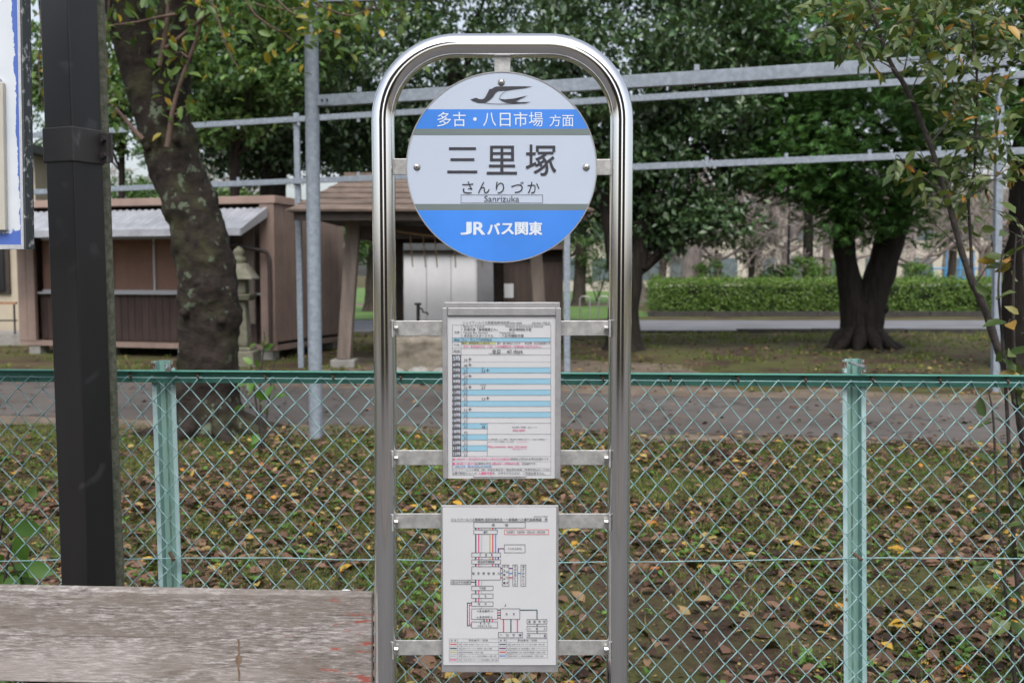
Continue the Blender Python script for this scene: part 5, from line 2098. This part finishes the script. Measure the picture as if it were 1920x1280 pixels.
# root flare and a burl on the fork trunked conifer
ctb = [o for o in bpy.data.objects if o.name.startswith("trunk") and o.parent and "fork trunked" in o.parent.get("label", "")][0]
rf_ = MB()
for k_, ang in enumerate((185, 215, 250, 285, 320, 350, 10)):
    a = math.radians(ang)
    trunk(rf_, [(c_base.x + .2 * math.cos(a), CYY + .2 * math.sin(a), .45, .11), (c_base.x + .48 * math.cos(a), CYY + .48 * math.sin(a), .14, .13), (c_base.x + (.62 + .08 * (k_ % 3)) * math.cos(a), CYY + .66 * math.sin(a), .0, .07), (c_base.x + .9 * math.cos(a), CYY + .9 * math.sin(a), -.08, .04)], 9, .1, .15, 4, k_)
rf_.lathe((P(1652, 580, CYY - .15).x, CYY - .1, P(1652, 592, CYY).z), [(.04, 0), (.14, .06), (.17, .15), (.13, .25), (.04, .3)], 10)
rf_.build("root", M["bark_dark"], ctb.parent, smooth=True)
conifer("conifer_tree", "huge dark trunked conifer at the right edge behind the slim frame", (b_.x, 15.5, 0),
        [[(b_.x, 15.5, -.1, .75), (b_.x, 15.5, .3, .56), (b_.x, 15.5, 1.5, .50), (b_.x + .03, 15.5, 3.2, .46), (b_.x + .05, 15.5, 6, .40)]],
        [crown_at(1890, -40, 15.6, 2.0, 1.8, 1.2, 110), crown_at(1925, 150, 14.9, .6, .6, 1.0, 28), crown_at(1830, 60, 16.2, 1.2, 1.0, 1.2, 50)], 22, 14, .28)

# --- bare cherries and small trees behind the hedge
def bare(label, px, Y, r, h, seed, spread=.6, depth=5, lean=(0, 0), group="bare trees beyond the hedge", leaf=0):
    rng = np.random.default_rng(seed)
    b_ = P(px, 560, Y)
    t = thing("bare_tree", label, "tree", (b_.x, Y, 0), group)
    mb, tips = MB(), []
    trunk(mb, [(b_.x, Y, -.1, r * 1.5), (b_.x, Y, .3, r * 1.1), (b_.x + lean[0] * .5, Y, h * .55, r * .9), (b_.x + lean[0], Y + lean[1], h, r * .8)], 14, .2, .12, 2.5, seed)
    top = Vector((b_.x + lean[0], Y + lean[1], h))
    for k in range(5):
        a = rng.uniform(0, 6.28)
        branches(mb, tips, top - Vector((0, 0, rng.uniform(0, h * .25))), (math.cos(a), math.sin(a) * .7, rng.uniform(.15, .9)), rng.uniform(1.6, 2.5), max(r * .5, .09), depth - 1, rng, spread, .3, .12, 6, .013, (2, 3))
    mb.build("trunk", M["bark_bare"], t, smooth=True)
    if leaf:
        tp_ = np.array([tuple(q) for q in tips])
        sel = tp_[rng.random(len(tp_)) < leaf]
        if len(sel):
            leaf_mesh("leaves", [clump_leaves(sel, .25, 14, .10, rng, DIAMOND, .5)], M["leaf_far"], t)
    return t


bare("bare cherry with stout trunk and wide grey limbs behind the hedge's left end", 1297, 38, .42, 3.0, 41, .7, 6)
bare("slim bare tree between the park lamp and the fork trunked conifer", 1548, 40, .17, 3.2, 42, .6, 5, leaf=.1)
bare("small pale bare tree just right of the fork trunked conifer", 1707, 39, .12, 1.9, 43, .6, 5)
bare("low spreading bare tree left of the stout trunked cherry, by the lawn", 1205, 50, .28, 2.6, 44, .8, 6, (-.8, 0))
bare("bare tree with pinkish twigs far behind, left of the park lamp", 1420, 56, .3, 4.0, 45, .7, 6)
bare("bare tree with pinkish twigs far behind, right of the small pale one", 1775, 54, .3, 3.6, 46, .7, 6)
bare("bare twiggy tree against white sky behind the cherry tree's trunk", 245, 40, .3, 3.5, 47, .7, 5)
bare("bare twiggy tree far off behind the dark evergreen's left side", 440, 48, .3, 3.8, 48, .7, 5)

for i, (px, Y, h_) in enumerate(((1345, 47, 2.4), (1470, 50, 2.8), (1590, 46, 2.4), (1840, 47, 2.6))):
    bare(("bare twiggy cherry between the stout cherry and the lamp", "bare twiggy cherry just behind the park lamp", "bare twiggy cherry behind the conifer's left stem", "bare twiggy cherry by the climbing frame")[i], px, Y, .2, h_, 200 + i, .75, 5)

LF = "small leafy trees beyond the hedge"
def small(label, px, Y, r, zc, rad, n, seed, m="leaf_far", size=.14):
    b_ = P(px, 560, Y)
    return T("leafy_tree", label, "tree", (b_.x, Y, 0), [[(b_.x, Y, -.1, r * 1.5), (b_.x, Y, .3, r), (b_.x + .1, Y, zc * .7, r * .8), (b_.x, Y, zc, r * .4)]],
             [((b_.x, Y, zc), rad, n)], m, "bark_mid", size, seed, LF, per=60, cr=.5, limbs=6)


small("leafy tree above the lawn left of the forked evergreen trunk", 1085, 44, .3, 3.6, (1.7, 1.6, 2.0), 70, 51, "leaf_ever", .16)
small("round green tree behind the stout bare cherry's right limbs", 1405, 48, .16, 3.0, (1.6, 1.4, 1.3), 50, 52)
small("leafy tree between the cherry's trunk and the forked evergreen", 1240, 58, .25, 3.4, (1.8, 1.5, 1.5), 50, 53)
small("dark leafy tree filling the gap right of the fork trunked conifer", 1780, 44, .2, 3.6, (1.6, 1.4, 1.3), 60, 54, "leaf_ever")
small("broad leafy tree seen between the pavilion post and chrome tube", 700, 38, .35, 3.4, (1.9, 1.6, 1.7), 70, 55, "leaf_ever", .17)
small("low leafy tree peeping over the left end of the shed roof", 235, 30, .2, 3.4, (2.2, 1.3, .8), 70, 56, "leaf_ever", .15)
small("low leafy tree peeping over the middle of the shed roof", 420, 31, .2, 3.3, (2.4, 1.3, .75), 80, 57, "leaf_ever", .15)
small("dense tree with dark lower crown beyond the brown hut", 1000, 46, .3, 4.0, (3.0, 1.6, 2.6), 120, 58, "leaf_ever", .18)
small("far dark tree at the right beyond the climbing frame", 1880, 66, .3, 6.0, (4.0, 2.0, 3.2), 110, 61, "leaf_ever")
small("tall far tree at the left edge behind the beige house", 60, 42, .3, 6.5, (2.2, 1.8, 2.6), 80, 62, "leaf_ever", .17)
small("far tree behind the shed between bare twiggy trees", 330, 52, .3, 6.2, (2.6, 1.8, 2.6), 80, 63, "leaf_ever", .18)

# bushes behind the hedge
for i, (px, Y, s, m_, lab) in enumerate(((1330, 37.2, .75, "leaf_fresh", "yellow green bush poking over the hedge right of the stout cherry"), (1445, 37.0, .6, "leaf_far", "blue green bush over the hedge left of the park lamp"),
                                         (1505, 36.9, .8, "leaf_fresh", "bright green sapling bush over the hedge right of the park lamp"), (1560, 37.1, .9, "leaf_fresh", "leafy bush at the foot of the slim bare tree"),
                                         (1720, 37.2, .7, "leaf_fresh", "pale green bush right of the fork trunked conifer"), (1120, 50, .9, "leaf_ever", "dark rounded bush at the far edge of the lawn"))):
    rng = np.random.default_rng(80 + i)
    b_ = P(px, 560, Y)
    t = thing("bush", lab, "bush", (b_.x, Y, 0), "bushes behind the hedge")
    mb = MB()
    for k in range(6):
        a = rng.uniform(0, 6.28)
        mb.tube([(b_.x, Y, 0), (b_.x + .3 * math.cos(a) * s, Y + .2 * math.sin(a), .9 * s), (b_.x + .6 * math.cos(a) * s, Y + .3 * math.sin(a), 1.5 * s + .5)], [.03, .02, .008], 6)
    mb.build("stem", M["bark_mid"], t)
    cen = ellipsoid_pts((b_.x, Y, 1.15 + .25 * s), (.85 * s, .6 * s, .85 * s), 26, rng)
    leaf_mesh("foliage", [clump_leaves(cen, .28, 55, .11, rng, DIAMOND, .45)], M[m_], t)

# --- clipped hedge
hx0, hx1 = P(1232, 560, 34).x, P(2150, 560, 34).x
hd = thing("hedge", "long clipped green hedge along the far road", "hedge", ((hx0 + hx1) / 2, 35, 0))
rng = np.random.default_rng(70)
MB().box(hx0 + .3, hx1, 34.25, 36.1, .1, 1.0).build("inner_branches", M["core"], hd)
N = 42000
c = np.stack([rng.uniform(hx0, hx1, N), np.zeros(N), np.zeros(N)], 1)
frac = rng.random(N)
lump = np.array([mnoise.noise((x * 1.1, 0, 3)) + .6 * mnoise.noise((x * 3.1, 5, 3)) for x in c[:, 0]]) * .13
front = frac < .55
top_ = ~front
c[front, 1] = 34.02 + rng.normal(0, .07, front.sum()) - .6 * lump[front]
c[front, 2] = rng.uniform(.12, 1.2, front.sum()) + lump[front] * .4
c[top_, 1] = rng.uniform(34.0, 36.3, top_.sum())
c[top_, 2] = 1.18 + rng.normal(0, .06, top_.sum()) + lump[top_]
el = rng.random(N) < .03
c[el, 0] = hx0 + rng.normal(0, .08, el.sum())
c[el, 1] = rng.uniform(34.0, 36.2, el.sum())
c[el, 2] = rng.uniform(.15, 1.2, el.sum())
sh = (c[:, 2] > 1.0) & (rng.random(N) < .10)
c[sh, 2] += rng.uniform(0, .22, sh.sum()) * rng.random(sh.sum())
hol = np.array([mnoise.noise((x * 2.3, y * 2.3, z * 3.0)) for x, y, z in c])
keep_ = (hol > -.28) | (rng.random(N) < .25)
c, top_ = c[keep_], top_[keep_]
N = len(c)
a = rng.normal(size=(N, 3))
nn = rng.normal(size=(N, 3)) * .6 + np.where(top_[:, None], np.array([0, -.1, 1.0]), np.array([0, -.7, .6]))
s = rng.uniform(.05, .10, N)
leaf_mesh("foliage", [place(c, a, nn, s, s * .6, DIAMOND)], M["leaf_hedge"], hd)

# ------------------------------------------------------------------ shrub tree at right, behind the fence
SYY = 3.75
sh_t = thing("shrub_tree", "thin stemmed shrub tree with olive and orange leaves behind the fence's right end", "tree", (P(1935, 1240, SYY).x, SYY, 0))
sm = MB()
stems = [[(1945, 1275, 15), (1932, 1050, 14), (1922, 850, 13), (1903, 740, 12.5), (1886, 690, 12), (1868, 645, 12), (1852, 594, 11.5), (1838, 560, 11), (1826, 536, 11), (1812, 498, 9.5), (1802, 468, 9), (1792, 430, 9), (1781, 390, 8.5), (1772, 362, 8),
          (1757, 312, 8), (1744, 270, 8), (1732, 240, 7.5), (1706, 180, 7.5), (1690, 150, 7.5), (1678, 134, 7), (1662, 100, 6.5), (1652, 70, 6), (1644, 46, 5.5), (1629, 0, 5), (1610, -60, 4)],
         [(1828, 540, 6), (1822, 510, 5), (1821, 475, 4.8), (1818, 420, 4.5), (1816, 373, 4.2), (1820, 350, 4.2), (1827, 320, 4), (1829, 260, 3.8), (1832, 150, 3.4), (1824, 80, 3), (1822, 0, 2.6), (1815, -60, 2)],
         [(1828, 180, 2.5), (1860, 140, 2.2), (1885, 100, 2), (1915, 70, 1.6), (1950, 50, 1)], [(1824, 60, 2.4), (1845, 40, 2), (1862, 15, 1.6), (1880, -20, 1.2)],
         [(1660, 105, 3), (1625, 95, 2.2), (1590, 70, 1.8), (1562, 55, 1.4), (1545, 40, 1)], [(1650, 75, 3), (1625, 60, 2.4), (1600, 30, 2), (1575, 10, 1.4), (1540, 8, 1)],
         [(1678, 132, 2.4), (1650, 115, 1.8), (1620, 110, 1.4), (1608, 85, 1)], [(1692, 150, 2.4), (1700, 110, 2), (1712, 60, 1.6), (1725, 10, 1.4), (1735, -40, 1)],
         [(1706, 178, 2.2), (1722, 140, 1.8), (1740, 110, 1.6), (1758, 90, 1.2), (1790, 50, 1)], [(1744, 270, 2.4), (1775, 230, 2), (1790, 190, 1.6), (1785, 150, 1.2)],
         [(1772, 360, 2.4), (1740, 340, 1.8), (1720, 322, 1.4), (1680, 290, 1)], [(1757, 312, 2), (1735, 300, 1.6), (1722, 275, 1.2)],
         [(1816, 372, 2.2), (1845, 350, 1.8), (1870, 330, 1.5), (1890, 300, 1)], [(1829, 250, 2), (1855, 262, 1.6), (1880, 258, 1.2), (1895, 270, 1)],
         [(1826, 536, 2), (1850, 500, 1.6), (1862, 470, 1.2), (1858, 440, .9)], [(1802, 468, 1.8), (1775, 440, 1.3), (1752, 420, 1), (1735, 400, .8)]]
DY = [0, .05, .0, .1, -.15, -.1, -.2, .1, -.1, -.1, -.1, -.1, -.15, -.1, 0, 0]
tipz = []
for st_, dd in zip(stems, DY):
    q = px_path(st_, SYY + dd)
    sp = smooth_path(q, .03)
    b0 = len(sm.v)
    sm.tube([x[:3] for x in sp], [max(float(x[3]) * .62, .0011) * (1 + .10 * math.sin(i * 2.1)) for i, x in enumerate(sp)], 10)
    if st_ is not stems[0]:
        tipz += [x[:3] for x in sp[3:]]
    else:
        tipz += [x[:3] for x in sp[-10:]]
sm.build("trunk", M["twig_dark"], sh_t, smooth=True)
rng = np.random.default_rng(90)


def twig_leaves(seeds, per, spread, size, rng, twmb, aspect=.46):
    """short twigs leave the stem, each carrying alternate leaves that point outward and droop"""
    C_, A_, N_ = [], [], []
    for s in seeds:
        s = np.array(s)
        d = unit(rng.normal(size=(1, 3)) * np.array([1, .6, .8]))[0]
        L = spread * rng.uniform(.5, 1.3)
        pts = [s, s + d * L * .5 + np.array([0, 0, .01]), s + d * L + np.array([0, 0, -.01])]
        twmb.tube([tuple(p) for p in pts], [.0016, .0012, .0008], 5)
        for k in range(per):
            t = (k + 1) / per
            p = s + d * L * t
            side = np.cross(d, np.array([0, 0, 1.0])) * (1 if k % 2 else -1)
            a = d * .7 + side * .8 + rng.normal(0, .35, 3) + np.array([0, 0, -.18])
            a = a / np.linalg.norm(a)
            C_.append(p + a * size * .5)
            A_.append(a)
            N_.append(np.array([0, -.5, .7]) + rng.normal(0, .5, 3))
    n = len(C_)
    s = size * rng.uniform(.6, 1.2, n)
    return place(np.array(C_), np.array(A_), np.array(N_), s, s * aspect, LEAF)


tw2 = MB()
tz = np.array(tipz)
seeds = tz[rng.choice(len(tz), 150)]
seeds = seeds[(seeds[:, 2] > 1.75)]
lv = [twig_leaves(seeds, 4, .085, .060, rng, tw2)]
# thicker crown towards the top
top_s = []
for _ in range(105):
    px, py = rng.uniform(1575, 1925), -40 + 175 * rng.random() ** 1.2
    if px < 1640 and py > 100:
        continue
    top_s.append(P(px, py, SYY + rng.normal(0, .22)))
for _ in range(60):
    px = rng.uniform(1730, 1900)
    py = rng.uniform(130, 420)
    if abs(px - 1815) > 75 - (py - 130) * .05:
        continue
    top_s.append(P(px, py, SYY + rng.normal(0, .12)))
lv.append(twig_leaves([tuple(s) for s in top_s], 4, .10, .060, rng, tw2))
tw2.build("twig", M["twig_dark"], sh_t)
leaf_mesh("leaves", lv, M["leaf_shrub"], sh_t)


# leafy shoots by the fence
def shoot_plant(name, label, stems_px, Y, leafm, size, per, n, seed, xr=.02, aspect=.55):
    rng = np.random.default_rng(seed)
    b_ = P(stems_px[0][0][0], stems_px[0][0][1], Y)
    t = thing(name, label, "plant", (b_.x, Y, 0))
    mb, seeds = MB(), []
    for st_ in stems_px:
        q = px_path(st_, Y + rng.normal(0, xr))
        q[0] = (q[0][0], q[0][1], 0, q[0][3]) if st_[0][1] > 1000 or q[0][2] < .5 else q[0]
        sp = smooth_path(q, .03)
        mb.tube([x[:3] for x in sp], [max(float(x[3]), .0012) for x in sp], 7)
        seeds += [x[:3] for x in sp[len(sp) // 5:]]
    seeds = np.array(seeds)
    tw3 = mb
    sel = seeds[rng.choice(len(seeds), min(n, len(seeds)), replace=n > len(seeds))]
    lv = twig_leaves(sel, per, size * .8, size, rng, tw3, aspect)
    mb.build("stem", M["twig_dark"], t, smooth=True)
    leaf_mesh("leaves", [lv], M[leafm], t)
    return t


shoot_plant("sapling", "leafy sapling with broad green leaves at the fence's far right edge",
            [[(1925, 1290, 5), (1900, 1000, 4), (1890, 800, 3.5), (1880, 640, 3), (1872, 540, 2), (1880, 470, 1.5)], [(1930, 1290, 5), (1925, 900, 4), (1905, 720, 3), (1900, 560, 2.5), (1905, 440, 1.5)],
             [(1950, 1290, 5), (1940, 800, 4), (1925, 600, 3), (1918, 480, 2), (1915, 425, 1)], [(1905, 1290, 4), (1880, 1050, 3), (1868, 900, 2.5), (1862, 780, 2), (1850, 720, 1)]],
            3.5, "leaf_shrub", .085, 2, 60, 91)
shoot_plant("sapling", "low sapling with pale round leaves before the stone lantern", [[(492, 830, 2), (488, 740, 2), (490, 690, 1.8), (496, 640, 1.4), (495, 622, 1)], [(490, 800, 2), (476, 720, 1.5), (470, 680, 1)], [(492, 760, 1.6), (510, 700, 1.2), (520, 670, 1)]],
            8.3, "leaf_fresh", .125, 2, 12, 92, aspect=.65)
shoot_plant("broadleaf_weed", "clump of broad bright green leaves at the lower left behind the fence", [[(-20, 1200, 4), (-5, 1060, 3), (5, 980, 2), (15, 940, 1)], [(-10, 1200, 4), (10, 1080, 3), (22, 1020, 2)], [(-40, 1200, 4), (-20, 1000, 3), (0, 920, 2)]],
            3.25, "leaf_fresh", .12, 2, 26, 93, aspect=.6)

# ------------------------------------------------------------------ ground cover
rng = np.random.default_rng(100)


def gz(c):
    return c


def band_noise(x, y, sc, off):
    return np.array([mnoise.noise((a * sc, b_ * sc, off)) for a, b_ in zip(x, y)])


def near_edge(x):
    return near_a.y + (near_b.y - near_a.y) * (x - near_a.x) / (near_b.x - near_a.x)


def far_edge(x):
    return far_a.y + (far_b.y - far_a.y) * (x - far_a.x) / (far_b.x - far_a.x)


def scatter(n, y0, y1, spread=.60):
    y = y0 + (y1 - y0) * rng.random(n)
    x = (rng.random(n) * 2 - 1) * (y * spread + .3)
    return x, y


def litter(n, y0, y1, smin, smax, keep, tmpl=LEAF, zoff=.0):
    x, y = scatter(n, y0, y1)
    k = keep(x, y)
    x, y = x[k], y[k]
    m_ = len(x)
    c = np.stack([x, y, -.012 + rng.random(m_) * .03 + zoff], 1)
    a = rng.normal(size=(m_, 3)) * np.array([1, 1, .16])
    nn = rng.normal(size=(m_, 3)) * np.array([.36, .36, 0]) + np.array([0, 0, 1])
    s = rng.uniform(smin, smax, m_)
    v, tr = place(c, a, nn, s, s * rng.uniform(.45, .7, m_), tmpl)
    # curled, dry leaves
    return v, tr


pn = lambda x, y: band_noise(x, y, .8, 3) + .5 * band_noise(x, y, 2.5, 7)
lit = [litter(60000, 2.95, 8.8, .012, .032, lambda x, y: (y < near_edge(x)) & (rng.random(len(x)) < np.clip(.7 + .9 * pn(x, y), .15, 1)), DIAMOND),
       litter(14000, 2.95, 6.4, .045, .105, lambda x, y: rng.random(len(x)) < np.clip(.65 + 1.7 * pn(x, y), .12, 1)),
       litter(18000, 6.0, 9.6, .04, .085, lambda x, y: (y < near_edge(x) + .1) & (rng.random(len(x)) < np.clip(.45 + .8 * pn(x, y) - .10 * (y - 7), .08, 1)), LEAF, .018),
       litter(1500, 8.5, 14, .05, .09, lambda x, y: (y > near_edge(x)) & (y < far_edge(x)) & (rng.random(len(x)) < .55), DIAMOND, .012),
       litter(9000, 11, 25, .06, .11, lambda x, y: (y > far_edge(x) + .1) & (rng.random(len(x)) < np.clip(.3 + .6 * band_noise(x, y, .4, 5), .03, 1)), DIAMOND, .012)]
kind(leaf_mesh("leaf_litter", lit, M["litter"]), "stuff")


def blades(n, y0, y1, h0, h1, keep, w=.005):
    x, y = scatter(n, y0, y1)
    k = keep(x, y)
    x, y = x[k], y[k]
    per = 5
    N = len(x) * per
    c = np.stack([np.repeat(x, per) + rng.normal(0, .018, N), np.repeat(y, per) + rng.normal(0, .018, N), np.full(N, -.015)], 1)
    a = rng.normal(0, .55, (N, 3))
    a[:, 2] = 1.0
    nn = rng.normal(0, 1, (N, 3))
    s = rng.uniform(h0, h1, N)
    v, tr = place(c, a, nn, s, np.full(N, w) * rng.uniform(.7, 1.5, N), BLADE)
    return v, tr


gn = lambda x, y: band_noise(x, y, .9, 11) + .5 * band_noise(x, y, 3.0, 13)


def near_keep(x, y):
    t = np.clip((y - 4.8) / 1.8, 0, 1)
    return (y < near_edge(x) - .1) & (rng.random(len(x)) < np.clip(.26 + .46 * t + (.75 + .2 * t) * gn(x, y), .01, .95))


gr = [blades(16000, 3.0, 6.0, .025, .075, near_keep, .005), blades(32000, 5.6, 9.8, .02, .06, near_keep, .008),
      blades(5000, 11, 16, .03, .07, lambda x, y: (y > far_edge(x) + .2) & (rng.random(len(x)) < np.clip(.12 + .9 * gn(x, y), 0, .8)), .010),
      blades(14000, 15, 25, .05, .12, lambda x, y: rng.random(len(x)) < np.clip(.08 + .9 * gn(x, y) + .45 * ((y > 21) & (x > 2.0)), 0, .9), .018)]
kind(leaf_mesh("grass", gr, M["grass"]), "stuff")
# small broad-leaved weeds between the litter
x, y = scatter(7000, 3.0, 9.4)
k = (y < near_edge(x)) & (rng.random(len(x)) < np.clip(.10 + .9 * (band_noise(x, y, 1.3, 21) + .3 * band_noise(x, y, 4, 23)), .02, .9))
x, y = x[k], y[k]
per = 5
N = len(x) * per
ang = rng.uniform(0, 6.28, N)
a = np.stack([np.cos(ang), np.sin(ang), rng.uniform(.1, .7, N)], 1)
s = rng.uniform(.018, .045, N)
c = np.stack([np.repeat(x, per), np.repeat(y, per), np.full(N, .012)], 1) + unit(a) * s[:, None] * .6
nn = np.array([0, 0, 1.0]) + rng.normal(0, .3, (N, 3))
kind(leaf_mesh("weeds", [place(c, a, nn, s, s * .6, LEAF)], M["leaf_fresh"]), "stuff")
